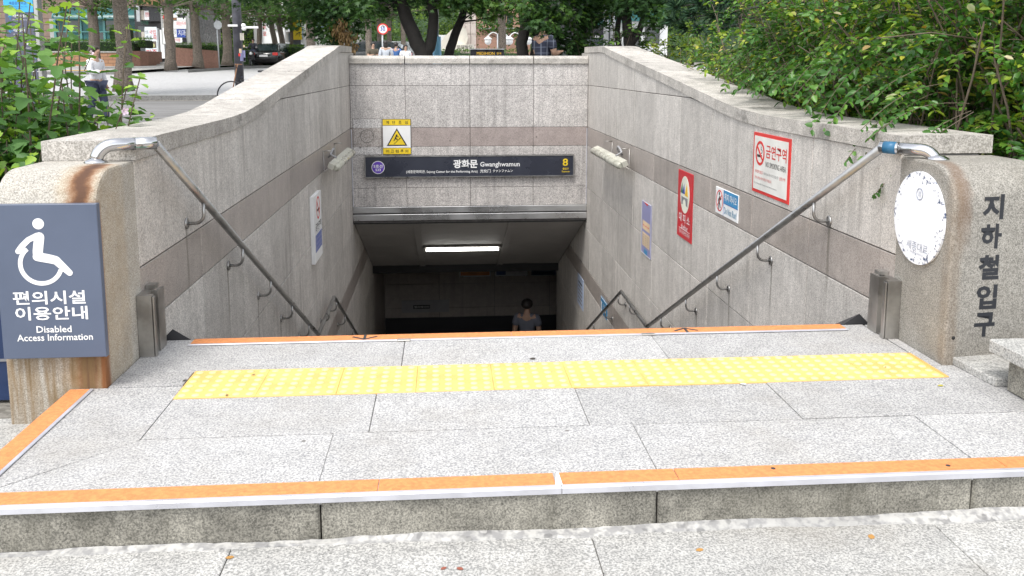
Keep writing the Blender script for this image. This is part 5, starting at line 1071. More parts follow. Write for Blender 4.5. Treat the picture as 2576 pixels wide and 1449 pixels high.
# --- pale buildings in the middle distance
Y = 85; w1 = thing('white_building', fbase(540,Y), 'white building with shadowed ground floor behind the street trees', 'building'); fpart('wall', w1, 468,-300,640,45,Y,8,M['bwhite']); fpart('recess', w1, 470,45,640,125,Y+1.5,6,M['glass_dark']); fpart('sign_band', w1, 500,44,640,54,Y-.2,.3,M['bgrey'])
for i in range(5): fpart('window', w1, 478+32*i,-60,500+32*i,-15,Y-.05,.1,M['glass_dark']); fpart('window', w1, 478+32*i,10,500+32*i,32,Y-.05,.1,M['glass_dark'])
Y = 78; w2 = thing('white_tower', fbase(680,Y), 'narrow white block with red vertical lettering', 'building'); fpart('wall', w2, 640,-300,702,120,Y,8,M['bwhite']); fpart('pilaster', w2, 640,-300,644,120,Y-.2,.3,M['bgrey'])
for j in range(3): fpart('window', w2, 682,-40+45*j,698,-12+45*j,Y-.05,.1,M['bgrey'])
sS = Sheet(w2, at_y(662,110,Y-.01), X1, Z1, .01)
for k, ch in enumerate('세종로'): sS.text(ch, .16, 1.95-.55*k, .34, M['red'], 1, width=.3)
Y = 80; w3 = thing('shop_building', fbase(730,Y), 'grey shop building with awning and blue windows', 'building'); fpart('wall', w3, 695,-300,900,130,Y,8,M['bgrey'])
for (a_, b_, c_, d_) in ((712,58,728,74),(730,60,745,74),(712,84,730,104),(748,70,762,96),(790,40,830,70),(850,40,880,80)): fpart('window', w3, a_, b_, c_, d_, Y-.08, .1, plain('blue_window', (.20,.27,.33), .2))
fpart('awning', w3, 706,74,752,80,Y-1.2,1.2,M['bwhite']); fpart('base', w3, 640,108,720,125,Y-3,.6,M['bwhite'])
Y = 62; yb = thing('yellow_banner', fbase(748,Y), 'yellow vertical banner with black lettering left of the wall', 'banner'); pm = Y/F_PX; b0 = at_y(738,100,Y); fpart('board', yb, 738,42,757,100,Y,.15,M['yellow']); fpart('stand', yb, 739,100,756,140,Y+.02,.12,M['pole_dark'])
sS = Sheet(yb, b0+Vector((0,-.005,0)), X1, Z1, .008)
for k, ch in enumerate('나무향기'): sS.text(ch, 10*pm, (53-13.4*k)*pm, .26, M['black'], 1, width=.28)
# --- street trees across the road
GS = 'street trees across the road'
def street_tree(px_, Y, wpx, label, seed, lean=0, crown=True):
    b = at_y(px_, 160, Y); r = wpx*Y/F_PX/2; z = zg(Y)+.1; pts = [(b.x,Y,z),(b.x+.02,Y,z+1.2),(b.x+lean*.5,Y,z+3),(b.x+lean,Y+.1,z+5.2)]; r5 = np.random.default_rng(seed)
    cl = [((b.x+lean+r5.normal(0,1.5), Y+r5.normal(0,1.3), z+r5.uniform(3.6,7)), r5.uniform(.8,1.3)) for _ in range(16)]+[((b.x+r5.normal(0,2.2), Y+r5.normal(0,1), z+r5.uniform(3.2,4.0)), r5.uniform(.5,.8)) for _ in range(6)]+[((b.x+r5.normal(0,2.0), Y+r5.normal(0,.8), z+r5.uniform(2.7,3.4)), r5.uniform(.35,.6)) for _ in range(6)]
    tree('street_tree', label, [(pts, r*1.1, r*.8)], cl, seed, M['street_leaf'], M['bark'], .20, 16, KITE, GS, flat=.7)
street_tree(309, 27, 36, 'thick street tree on the near kerb left of the dark pole', 61)
street_tree(240, 46, 25, 'street tree in front of the teal arcade', 62)
street_tree(428, 45, 23, 'street tree beside the tenant sign board', 63, .1)
street_tree(498, 49, 21, 'street tree in front of the reddish granite planter', 64, -.2)
street_tree(573, 54, 22, 'street tree just right of the octagonal sign', 65)
street_tree(652, 58, 13, 'slim street tree right of the dark pole', 66, .3)
street_tree(694, 60, 14, 'street tree behind the black parked car', 67, -.5); street_tree(712, 61, 14, 'leaning street tree beside the grey column', 68, -.4)
street_tree(735, 63, 13, 'slim street tree in front of the blue-windowed shop', 69, .2)
street_tree(783, 44, 22, 'grey street tree behind the top of the left coping', 70)
street_tree(928, 42, 16, 'grey street tree beside the group of people', 71); street_tree(1262, 30, 20, 'pale grey trunk right of the black plaque', 72)
for k, (px_, Y) in enumerate(((1015,52),(1040,55),(1075,50))): street_tree(px_-60, Y, 12, ('left','middle','right')[k]+' of three thin trunks behind the speed limit sign', 73+k)
# --- far green backdrop trees, each a tree
TP = [' behind the dark pole',' above the black sedan',' above the yellow banner',' above the left coping top',' above the olive person',' above the person in pale top',' beside the speed limit sign',' above the forked maple trunk',' beside the monument',' left of the brick building',' right of the brick building',' behind the plaid man',' behind the metal columns']
for k in range(13):
    r6 = np.random.default_rng(200+k); px_ = 600+95*k; Y = 62+r6.uniform(0,26); b = at_y(px_, 150, Y); z = zg(Y)
    tree('backdrop_tree', ['pale green round tree far behind the plaza','dark green tree far behind the plaza','mid green tree far behind the plaza'][k % 3]+TP[k], [([(b.x,Y,z),(b.x,Y,z+2),(b.x+.2,Y,z+4)],.16,.1)], [((b.x+r6.normal(0,1.6),Y+r6.normal(0,1.2),z+r6.uniform(1.6,6.0)), r6.uniform(.8,1.3)) for _ in range(20)], 300+k, M['street_leaf'], M['bark_dark'], .26, 11, KITE, 'far trees behind the plaza', flat=.8, tone=[.85,.3,.55][k % 3])
# --- poles and road signs
Y = 25.6; b = at_y(603,212,Y); pd = thing('utility_pole', (b.x,Y,zg(Y)), 'dark pole with stickers and white pointer signs on the near kerb', 'pole'); part('shaft', MB().tube([(b.x,Y,zg(Y)-.05),(b.x,Y,5.5)], .125, 14), M['pole_dark'], pd)
for (a_, c_, y_) in ((573,598,64.5),(617,650,69)): q0, q1 = at_y(a_, y_, Y-.15), at_y(c_, y_+(1.5 if a_ < 600 else 4), Y-.15); part('pointer_sign', MB().cbox((q0.x,Y-.17,q0.z-.03),(q1.x,Y-.13,q0.z+.03), .008), M['white'], pd)
for (a_, y_) in ((612,64),(613,72)): q0 = at_y(a_, y_, Y-.18); part('cap', MB().lathe(q0, (0,-1,0), [(-.05,.06),(0,.06),(.02,.04)], 14), M['white'], pd)
for (a_, y_, w_, h_, mt) in ((607,92,.09,.20,'pale_stone'),(609,140,.12,.30,'lilac'),(604,128,.06,.12,'peach'),(602,138,.05,.08,'red'),(611,116,.05,.06,'peach'),(612,150,.06,.12,'grey_print'),(608,193,.05,.05,'navy')):
    q0 = at_y(a_, y_, Y-.128); part('sticker', MB().add([(q0.x+w_*(u-.5), Y-math.sqrt(max(0,.1275**2-(q0.x+w_*(u-.5)-b.x)**2)), q0.z+h_*(v-.5)) for v in (0,1) for u in np.linspace(0,1,6)], [(i,i+1,i+7,i+6) for i in range(5)]), M[mt], pd)
Y = 47; b = at_y(549,150,Y); oc = thing('octagonal_sign', (b.x,Y,zg(Y)+.14), 'back of a grey octagonal road sign on a thin post', 'road sign'); part('post', MB().tube([(b.x+.05,Y,zg(Y)+.1),(b.x,Y,at_y(549,50,Y).z)], .035, 8), M['pole_grey'], oc); q0 = at_y(548.5,63,Y); part('plate', MB().prism([(q0.x+.215*math.cos(a+.39),Y-.045,q0.z+.23*math.sin(a+.39)) for a in np.linspace(0,2*math.pi,9)[:-1]], (0,.008,0)), M['pole_grey'], oc); part('brace', MB().box((q0.x-.12,Y-.055,q0.z+.07),(q0.x+.12,Y-.046,q0.z+.09)), M['pole_grey'], oc)
Y = 40; b = at_y(963,150,Y); sl = thing('speed_limit_sign', (b.x,Y,zg(Y)), 'round red-bordered speed limit sign behind the wall', 'road sign'); part('post', MB().tube([(b.x,Y+.06,zg(Y)),(b.x,Y+.06,at_y(963,60,Y).z)], .04, 8), M['pole_grey'], sl)
q0 = at_y(963,73,Y); sS = Sheet(sl, q0, X1, Z1, .006); sS.disc('plate', 0,0,.245, M['red'], 1); sS.disc('plate', 0,0,.185, M['white'], 2); sS.text('30', 0,0,.19, M['blue_print'], 3, width=.22, bold=.02); fpart('red_plate', sl, 974,70,982,77,Y+.1,.05,M['red'])
Y = 34; lp = thing('globe_lamp', fbase(1163,Y), 'white globe street lamp above the blue direction sign', 'street lamp'); b = at_y(1163,150,Y); q0 = at_y(1163,8,Y); part('post', MB().tube([(b.x,Y,zg(Y)),(b.x,Y,q0.z-.2)], .05, 8), M['pole_grey'], lp); part('globe', MB().ball(tuple(q0), .20, 14, 10), M['white'], lp)
Y = 36; dsn = thing('direction_sign', fbase(1170,Y), 'blue direction sign behind the forked maple', 'road sign'); part('post', MB().tube([(at_y(1166,150,Y).x,Y+.1,zg(Y)),(at_y(1166,40,Y).x,Y+.1,at_y(1166,40,Y).z)], .05, 8), M['pole_grey'], dsn); fpart('panel', dsn, 1155,49,1176,72,Y,.06,plain('sign_blue', (.02,.10,.42), .4)); fpart('panel', dsn, 1158,64,1192,70,Y-.08,.05,M['brown']); fpart('panel', dsn, 1158,73,1176,85,Y-.02,.06,M['sky_blue'])
Y = 17; b = at_y(1100,150,Y); bp = thing('light_blue_pole', (b.x,Y,zg(Y)), 'tapered light blue pole beside the forked maple', 'pole'); part('sleeve', MB().tube([(b.x-.02,Y,zg(Y)-.05),(b.x,Y,at_y(1102,92,Y).z)], [.11,.075], 12), plain('light_blue_paint', (.20,.48,.70), .4), bp); part('shaft', MB().tube([(b.x,Y,at_y(1102,92,Y).z),(b.x+.02,Y,5)], .035, 8), M['pole_grey'], bp)
# --- wayfinding pillar behind the hibiscus
Y = 13.0; b = at_y(70,200,Y); wf = thing('wayfinding_pillar', (b.x,Y,zg(Y)), 'tall grey wayfinding pillar with blue head behind the hibiscus', 'sign pillar'); k = Y/F_PX; a = at_y(28,240,Y); c = at_y(106,240,Y); wd = c.x-a.x; zt = at_y(60,-30,Y).z
M['wf_grey'] = plain('wayfinding_grey', (.095,.10,.145), .4); M['wf_blue'] = plain('wayfinding_blue', (.05,.40,.72), .4)
part('panel', MB().cbox((a.x,Y,zg(Y)),(c.x-.03,Y+.12,zt), .006), M['wf_grey'], wf); part('edge', MB().cbox((c.x-.028,Y-.01,zg(Y)),(c.x+.03,Y+.14,zt), .006), M['steel'], wf); zb = at_y(60,31,Y).z; part('head', MB().cbox((a.x-.004,Y-.008,zb),(c.x-.031,Y+.1,zt+.01), .003), M['wf_blue'], wf)
sS = Sheet(wf, (a.x,Y-.001,0), X1, Z1, .002); sH = Sheet(wf, (a.x,Y-.0085,0), X1, Z1, .002)
def zz_(py): return at_y(60, py, Y).z
sH.text('세종문화회관', .19, zz_(8), .045, M['blue_print'], 1, width=.24); sH.text('Sejong Center for the', .18, zz_(17), .018, M['blue_print'], 1, width=.28); sH.text('Performing Arts', .14, zz_(22), .018, M['blue_print'], 1, width=.2)
for body, sub, u, py, w in (('서울역사박물관','Seoul Museum of History',.20,40,.19),('서울특별시청','Seoul City Hall',.18,76,.16),('경복궁','Gyeongbokgung Palace',.28,111,.10),('광화문','Gwanghwamun',.30,146,.09)): sS.text(body, u, zz_(py), .040, M['white'], 1, width=w, bold=.012); sS.text(sub, u, zz_(py+10), .016, M['white'], 1, width=max(.14,w))
for u, py, an in ((.07,44,90),(.07,78,180),(.40,113,0),(.40,148,90)):
    ca, sa = math.cos(math.radians(an)), math.sin(math.radians(an)); f_ = lambda p, q_: (u+(p*ca-q_*sa)*.03, zz_(py)+(p*sa+q_*ca)*.03); sS.stroke('arrow', [f_(-1,0),f_(1,0)], .009, M['sky_blue'], 1); sS.stroke('arrow', [f_(.2,.8),f_(1,0),f_(.2,-.8)], .009, M['sky_blue'], 1.3)
sS.rect('pictogram', .30,zz_(181),.34,zz_(174), M['white'], 1); sS.poly('pictogram', [(.38,zz_(181)),(.45,zz_(181)),(.415,zz_(174))], M['white'], 1)
# --- monument, plaque and brick building behind the maples
Y = 30; mo = thing('stone_monument', fbase(1160,Y), 'pale pink tiled monument with slanted stone front', 'monument')
x0, x1 = at_y(1128,140,Y).x, at_y(1198,140,Y).x; zt = at_y(1160,30,Y).z; zb = zg(Y); n = 7
for j in range(n):
    z0, z1 = zb+(zt-zb)*j/n, zb+(zt-zb)*(j+1)/n
    for i in range(3): f = x0+.45*(1-(j/n)*.2); a_ = f+(x1-f)*i/3; c_ = f+(x1-f)*(i+1)/3; part('stone_tile', MB().cbox((a_+.006,Y,z0+.006),(c_-.006,Y+.5,z1-.006), .004), M['pink_stone'], mo)
part('slanted_stone', MB().prism([(at_y(a_, b_, Y-.5).x, Y-.5, at_y(a_, b_, Y-.5).z) for a_, b_ in ((1096,128),(1168,128),(1178,95),(1172,72),(1150,62),(1118,92))], (0,.42,0), cham=.05), M['pale_stone'], mo)
fpart('name_stone', mo, 1143,112,1192,126,Y-.75,.3,M['pale_stone']); sS = Sheet(mo, at_y(1143,126,Y-.755), X1, Z1, .006); sS.text('로얄빌딩', .33,.10,.12, M['bark_dark'], 1, width=.50)
Y = 26; pq = thing('black_plaque', fbase(1225,Y), 'low black stone plaque with gold lettering behind the wall', 'plaque'); fpart('block', pq, 1184,124,1268,150,Y,.4,M['store_black']); fpart('cap', pq, 1183,122.5,1269,124.5,Y-.03,.46,M['pole_grey']); sS = Sheet(pq, at_y(1184,143,Y-.003), X1, Z1, .004); sS.text('MEDIHION', .44,.10,.085, M['gold_print'], 1, width=.52); sS.text('한국', .83,.10,.07, M['gold_print'], 1, width=.14)
fpart('white_base', mo, 1075,88,1128,128,31,.3,M['bwhite'])
hedge('hedge', 'low clipped hedge in front of the monument', at_y(1085,140,27).x, at_y(1340,140,27).x, 27, 28.2, zg(27), at_y(1200,127,27).z, 8, 'hedges on the plaza', .07)
Y = 74; bb = thing('brick_building', fbase(1260,Y), 'pinkish brick building far behind the globe lamps', 'building'); fpart('wall', bb, 1205,-220,1335,140,Y,8,M['brick_far'])
for i in range(4):
    for j in range(4): w_ = fpart('window', bb, 1215+30*i,-90+42*j,1231+30*i,-66+42*j,Y-.05,.1,M['glass_dark'])
fpart('ledge', bb, 1205,70,1335,73,Y-.3,.4,M['pole_grey'])
def twin_lamp(px_, Y, label, dx):
    b = at_y(px_, 150, Y); t = thing('globe_lamp', (b.x,Y,zg(Y)), label, 'street lamp', 'white globe lamps on the plaza'); z = at_y(px_,103,Y).z; part('post', MB().tube([(b.x,Y,zg(Y)),(b.x,Y,z+.25)], .035, 8), M['pole_grey'], t)
    for s_ in (-1,1):
        cx_ = b.x+s_*dx; part('arm', MB().tube([(b.x+s_*dx*f, Y, z+.24+.10*math.sin(f*math.pi)-.06*f) for f in np.linspace(0,1.35,10)], .022, 6), M['white'], t); g_ = part('globe', MB().ball((cx_,Y,z-.02), .125, 14, 10), M['white'], t); part('hood', MB().lathe((cx_,Y,z+.05), (0,0,1), [(0,.15),(.03,.15),(.07,.10),(.12,.03)], 14), M['white'], g_)
twin_lamp(1252, 33, 'left of the twin globe lamps on the plaza', .36); twin_lamp(1306, 34, 'right of the twin globe lamps on the plaza', .36)
# --- station canopy and columns at the right
Y = 46; kb = thing('kiosk_building', fbase(1580,Y), 'teal roofed glass kiosk behind the right maples', 'building'); fpart('roof', kb, 1545,25,1680,52,Y-1,5,M['teal']); fpart('wall', kb, 1570,52,1680,150,Y,4,M['bwhite']); fpart('door', kb, 1592,70,1612,150,Y-.06,.1,M['glass_dark']); fpart('window', kb, 1622,66,1660,110,Y-.06,.1,M['glass_dark'])
for k, px_ in enumerate((1524,1540)): b = at_y(px_,150,24); o = solo('metal_column', MB().tube([(b.x,24,zg(24)),(b.x,24,4.6)], .075, 12), M['pole_grey'], ('left','right')[k]+' of two grey metal columns behind the right maples', 'column', 'grey metal columns')
Y = 52; ds = thing('dark_shop', fbase(1500,Y), 'dark shop front with white letters behind the right maples', 'shop'); fpart('wall', ds, 1400,-60,1560,150,Y,5,M['store_black']); fpart('glass', ds, 1410,95,1550,148,Y-.06,.1,M['glass_dark']); sS = Sheet(ds, at_y(1445,100,Y-.01), X1, Z1, .01); sS.text('A', .62,.12,.26, M['white'], 1, width=.2); sS.text('미리', 1.30,.12,.26, M['white'], 1, width=.4)
# long green slope / wall far behind, to close the street
solo('hillside', MB().prism([(-160,200,0),(160,200,0),(160,200,16),(60,200,22),(-20,200,17),(-160,200,24)], (0,20,0)), M['hedge_core'] if 'hedge_core' in M else plain('far_wooded_hill', (.05,.09,.04), 1, var=.5, sc=.3), kind='structure')
# --- parked cars
def car(name, label, loc, rz, paint, grp, suv=False):
    t = thing(name, loc, label, 'car', grp); t.rotation_euler = (0,0,rz); L, Wd, H = 4.7, 1.82, 1.48 if not suv else 1.68
    def lp(nm, mb, mat, par=None): o = link(nm, mb.mesh(nm, mat), par or t); return o
    pf = [(-2.35,.35),(-2.33,.72),(-2.22,.93),(-1.75,.98),(1.0,.93),(2.1,.78),(2.33,.60),(2.35,.32),(1.9,.22),(-1.9,.22)]; mb = MB(); secs = [(-.91,.10),(-.84,0),(0,-.02),(.84,0),(.91,.10)]; n = len(pf); vs = []
    for x, ins in secs:
        for (y, z) in pf: vs.append((x, y*(1-ins*.25), z-(ins*.5 if z > .5 else 0)))
    fs = [tuple(range(n)), tuple(range(4*n,5*n))[::-1]]+[(i*n+k,(i+1)*n+k,(i+1)*n+(k+1)%n,i*n+(k+1)%n) for i in range(4) for k in range(n)]; mb.add(vs, fs, 0, True); lp('body', mb, paint)
    cb = [(-1.95,.94),(-1.35,H-.06),(-.9,H),(.1,H),(.45,H-.05),(1.25,.92)]; mb = MB(); vs = []; n = len(cb)
    for x, k in ((-.80,0),(.80,0)):
        for y, z in cb: f = (z-.92)/(H-.92); vs.append((x*(1-.22*f), y, z))
    mb.add(vs, [tuple(range(n))[::-1], tuple(range(n,2*n))]+[(k,k+1,n+k+1,n+k) for k in range(n-1)]); lp('cabin', mb, paint)
    mb = MB().add([(-.70,-1.93,.99),(.70,-1.93,.99),(.58,-1.40,H-.10),(-.58,-1.40,H-.10)], [(0,1,2,3)]); mb.v = [(x,y-.02,z+.01) for x,y,z in mb.v]; lp('rear_window', mb, M['glass_dark'])
    mb = MB().add([(-.70,1.22,.98),(.70,1.22,.98),(.58,.50,H-.10),(-.58,.50,H-.10)], [(3,2,1,0)]); mb.v = [(x,y+.03,z+.015) for x,y,z in mb.v]; lp('windscreen', mb, M['glass_dark'])
    for s_ in (-1,1):
        for (ya, yb_) in ((-1.45,-.45),(-.38,.75)):
            f = .62; lp('side_window', MB().add([(s_*.805,ya,1.0),(s_*.805,yb_,1.0),(s_*.69,min(yb_,.42),H-.12),(s_*.69,max(ya,-1.15),H-.12)], [(0,1,2,3)]), M['glass_dark'])
        lp('tail_light', MB().cbox((s_*.88,-2.345,.70),(s_*.56,-2.24,.88), .02), M['red']); lp('headlight', MB().cbox((s_*.86,2.2,.60),(s_*.52,2.33,.74), .02), M['white'])
        lp('mirror', MB().cbox((s_*.90,.70,.98),(s_*1.02,.82,1.10), .02), paint)
        for y in (-1.42,1.42): w = lp('wheel', MB().lathe((s_*.90,y,.32), (-s_,0,0), [(0,.30),(.02,.32),(.18,.32),(.20,.30)], 20), M['rubber']); lp('rim', MB().lathe((s_*.905,y,.32), (-s_,0,0), [(0,.19),(.02,.20)], 14), M['pole_grey'], w)
    lp('number_plate', MB().cbox((-.26,-2.36,.62),(.26,-2.33,.74), .004), M['white']); lp('bumper', MB().cbox((-.86,-2.38,.34),(.86,-2.25,.52), .03), paint); return t
PB = plain('black_car_paint', (.012,.013,.015), .12, spec=.8, var=.1); PW = plain('white_car_paint', (.72,.73,.74), .2, spec=.7, var=.05); PS = plain('silver_car_paint', (.45,.46,.47), .25, .6, var=.05); PD = plain('dark_car_paint', (.05,.055,.06), .18, spec=.7)
GC = 'cars parked along the side street'
def car_at(nm, lb, px_, Y, rz, pt, **k): b = at_y(px_, 160, Y); return car(nm, lb, (b.x,Y,zg(Y)+.01), rz, pt, GC, **k)
car_at('parked_car', 'black sedan seen from behind beside the left coping', 693, 58, -.12, PB); car_at('parked_car', 'white car parked in front of the black sedan', 738, 66, -.12, PW, suv=True)
car_at('parked_car', 'dark car parked behind the brown-clad person', 900, 56, 1.35, PD); car_at('parked_car', 'silver van parked behind the speed limit sign', 985, 60, 1.35, PS, suv=True); car_at('parked_car', 'dark green car near the grey street tree', 935, 47, 1.35, PD)
# --- motor scooter, bicycle
def scooter(px_, Y):
    b = at_y(px_, 160, Y); t = thing('motor_scooter', (b.x,Y,zg(Y)), 'dark motor scooter ridden towards the camera beside the black sedan', 'scooter'); x, z = b.x, zg(Y)
    for dy in (-.6,.6): w = part('wheel', MB().lathe((x-.05,Y+dy,z+.25), (1,0,0), [(0,.18),(.02,.25),(.08,.25),(.10,.18)], 16), M['rubber'], t); part('rim', MB().lathe((x-.056,Y+dy,z+.25), (1,0,0), [(0,.12),(.112,.12)], 10), M['pole_grey'], w)
    part('front_shield', MB().prism([(x-.22,Y-.42,z+.45),(x+.22,Y-.42,z+.45),(x+.16,Y-.42,z+1.0),(x-.16,Y-.42,z+1.0)], (0,.10,0), cham=.02), M['store_black'], t); part('headlight', MB().lathe((x,Y-.43,z+.85), (0,-1,0), [(0,.10),(.03,.09),(.05,.05)], 14), M['white'], t); part('handlebar', MB().tube([(x-.35,Y-.25,z+1.05),(x,Y-.32,z+1.0),(x+.35,Y-.25,z+1.05)], .018, 6), M['pole_dark'], t)
    part('seat', MB().cbox((x-.15,Y-.05,z+.72),(x+.15,Y+.65,z+.82), .03), M['rubber'], t); part('footboard', MB().cbox((x-.17,Y-.4,z+.26),(x+.17,Y+.7,z+.36), .03), M['store_black'], t); part('tail_body', MB().cbox((x-.16,Y+.05,z+.36),(x+.16,Y+.75,z+.71), .05), M['store_black'], t); part('mirror', MB().ball((x-.30,Y-.22,z+1.22), .06, 8, 6), M['steel'], t); part('mirror', MB().ball((x+.30,Y-.22,z+1.22), .06, 8, 6), M['steel'], t); return (x, Y, z)
SCO = scooter(636, 56)
Y = 21; b = at_y(636,190,Y); by = thing('bicycle', (b.x,Y,zg(Y)), 'bicycle with brown handlebar parked behind the left coping', 'bicycle'); x, z = b.x, zg(Y)
for dx in (-.5,.5):
    w = part('wheel', MB().tube([(x+dx+.33*math.cos(t),Y,z+.34+.33*math.sin(t)) for t in np.linspace(0,2*math.pi,25)], .018, 6, cap=False), M['rubber'], by); part('spokes', MB().add([v for k in range(6) for v in ((x+dx-.32*math.cos(k*.52),Y-.002,z+.34-.32*math.sin(k*.52)),(x+dx+.32*math.cos(k*.52),Y-.002,z+.34+.32*math.sin(k*.52)),(x+dx+.32*math.cos(k*.52),Y+.002,z+.345+.32*math.sin(k*.52)))], [(3*k,3*k+1,3*k+2) for k in range(6)]), M['pole_grey'], w)
part('frame', MB().tube([(x+.5,Y,z+.34),(x+.15,Y,z+.34),(x-.32,Y,z+.72),(x+.22,Y,z+.72),(x+.15,Y,z+.34)], .016, 7), M['pole_grey'], by); part('fork', MB().tube([(x-.5,Y,z+.34),(x-.36,Y,z+.98)], .014, 7), M['brown'], by)
part('handlebar', MB().tube([(x-.30,Y-.28,z+1.06),(x-.36,Y-.12,z+1.06),(x-.36,Y,z+.98),(x-.36,Y+.12,z+1.06),(x-.30,Y+.28,z+1.06)], .014, 7), M['brown'], by); part('saddle', MB().prism([(x+.12,Y-.02,z+.88),(x+.36,Y-.08,z+.88),(x+.38,Y+.08,z+.88),(x+.12,Y+.02,z+.88)], (0,0,.05), cham=.015), M['rubber'], by); part('seat_post', MB().tube([(x+.22,Y,z+.72),(x+.26,Y,z+.88)], .013, 6), M['pole_grey'], by)
# ================================================================ people
_bench = bpy.data.scenes.new('figure_bench')
def skin_mesh(name, verts, edges, radii, mat, sub=1, root=0):
    me = bpy.data.meshes.new(name); me.from_pydata(verts, edges, []); o = bpy.data.objects.new(name, me); _bench.collection.objects.link(o)
    md = o.modifiers.new('skin', 'SKIN'); md.use_smooth_shade = True; md.branch_smoothing = .6
    for i, r in enumerate(radii): me.skin_vertices[0].data[i].radius = (r, r) if not isinstance(r, tuple) else r
    me.skin_vertices[0].data[root].use_root = True
    sb = o.modifiers.new('sub', 'SUBSURF'); sb.levels = sub; sb.render_levels = sub; vl = _bench.view_layers[0]; vl.update()
    out = bpy.data.meshes.new_from_object(o.evaluated_get(vl.depsgraph)); bpy.data.objects.remove(o); bpy.data.meshes.remove(me)
    out.name = name; out.materials.clear(); out.materials.append(mat)
    for p in out.polygons: p.use_smooth = True
    return out
M['skin'] = plain('skin', (.50,.31,.22), .55, var=.05); M['hair'] = plain('black_hair', (.018,.014,.012), .5, var=.3, sc=40); M['jeans'] = plain('dark_jeans', (.04,.05,.09), .8); M['shoe'] = plain('dark_shoe', (.03,.03,.03), .6)
def person(label, loc, rz, H, shirt, trousers=None, arms=('down','down'), sit=False, sleeve='long', hairm=None, group=None, long_hair=False, stride=.0, head_tilt=0.0):
    t = thing('person', loc, label, 'person', group); t.rotation_euler = (0,0,rz); trousers = trousers or M['jeans']
    V = []; E = []; R = []
    def add(p, r, par=None): V.append((p[0]*H, p[1]*H, p[2]*H)); R.append(r*H if not isinstance(r, tuple) else (r[0]*H, r[1]*H)); (E.append((par, len(V)-1)) if par is not None else None); return len(V)-1
    dz = -.0 if not sit else -.10
    pel = add((0,0,.53+dz), (.085,.065)); sp = add((0,0,.63+dz), (.078,.06), pel); ch = add((0,.005,.745+dz), (.092,.066), sp); nk = add((0,.0,.835+dz), .034, ch); hb = add((0,-.012,.868+dz), .040, nk); hm = add((0,-.016-head_tilt,.915+dz), (.052,.060), hb); ht = add((0,-.008-head_tilt,.962+dz), (.046,.052), hm); nose = add((0,-.078-head_tilt,.912+dz), .010, hm)
    arm_pts = {}
    for s in (-1,1):
        mode = arms[0 if s < 0 else 1]; sh = (s*.108,.0,.800+dz)
        if mode == 'down': el, wr = (s*.135,.015,.635+dz), (s*.140,-.03,.485+dz)
        elif mode == 'fwd': el, wr = (s*.130,-.03,.640+dz), (s*.07,-.15,.665+dz)
        elif mode == 'bar': el, wr = (s*.155,-.08,.66+dz), (s*.17,-.24,.64+dz)
        else: el, wr = (s*.15,-.02,.65+dz), (s*.11,-.10,.585+dz)
        a = add(sh, .042, ch); b = add(el, .029, a); c = add(wr, .021, b); d = Vector(wr)-Vector(el); d.normalize(); pm = Vector(wr)+d*.032; h = add(tuple(pm), (.022,.013), c); arm_pts[s] = (sh, el, wr)
        side = Vector((0,1,0)) if mode in ('down',) else Vector((1,0,0))
        for k in range(4): b0 = pm+side*(k-1.5)*.010; f1 = add(tuple(b0+d*.026), .0062, h); add(tuple(b0+d*(.046+.006*(1 if k in (1,2) else 0))+Vector((0,-.006,0))), .0052, f1)
        th = add(tuple(Vector(wr)+d*.022-side*.026), .0068, h); add(tuple(Vector(wr)+d*.040-side*.032), .0055, th)
    legs = {}
    for s in (-1,1):
        st = stride*s
        if sit: hp, kn, an, to = (s*.06,-.02,.42), (s*.085,-.25,.40), (s*.085,-.22,.17), (s*.085,-.31,.15)
        else: hp, kn, an, to = (s*.052,0,.50), (s*.056,-.012-st*.5,.285), (s*.056,.015-st,.045), (s*.062,-.085-st,.018)
        a = add(hp, .064, pel); b = add(kn, .040, a); c = add(an, .027, b); add(to, .022, c); legs[s] = (hp, kn, an, to)
    def fig(nm, V, E, R, mat, par): o = link(nm, skin_mesh(nm, V, E, R, mat), par); return o
    body = fig('body', V, E, R, M['skin'], t)
    # shirt
    V2 = []; E2 = []; R2 = []
    def add2(p, r, par=None): V2.append((p[0]*H, p[1]*H, p[2]*H)); R2.append((r[0]*H, r[1]*H) if isinstance(r, tuple) else r*H); (E2.append((par, len(V2)-1)) if par is not None else None); return len(V2)-1
    a = add2((0,0,.50+dz), (.100,.080)); b = add2((0,0,.63+dz), (.094,.075), a); c = add2((0,.005,.745+dz), (.106,.080), b); add2((0,0,.825+dz), .048, c)
    for s in (-1,1):
        sh, el, wr = arm_pts[s]; q = add2(sh, .054, c)
        if sleeve == 'long': e = add2(el, .040, q); add2(tuple(Vector(el).lerp(Vector(wr), .92)), .031, e)
        else: add2(tuple(Vector(sh).lerp(Vector(el), .75)), .046, q)
    fig('shirt', V2, E2, R2, shirt, t)
    V2, E2, R2 = [], [], []; a = add2((0,0,.53+dz), (.092,.073))
    for s in (-1,1): hp, kn, an, to = legs[s]; q = add2(hp, .072, a); e = add2(kn, .050, q); add2(tuple(Vector(kn).lerp(Vector(an), .93)), .040, e)
    fig('trousers', V2, E2, R2, trousers, t)
    for s in (-1,1): an, to = legs[s][2], legs[s][3]; link('shoe', MB().ball(((an[0]+to[0])/2*H, ((an[1]+to[1])/2-.01)*H, (min(an[2],to[2])+.012)*H), .055*H, 10, 6, sc=(.62,1.35,.5)).mesh('shoe', M['shoe']), t)
    mb = MB(); hc = ((0),(-.004-head_tilt)*H,(.935+dz)*H); mb.ball(hc, .070*H, 14, 9, sc=(.92,1.02,.80)); mb.v = [(x, y+(.018*H if z < hc[2] else 0.004*H), z) for x, y, z in mb.v]
    if long_hair: mb.ball((0,.035*H,(.87+dz)*H), .058*H, 12, 8, sc=(1.0,.6,1.3))
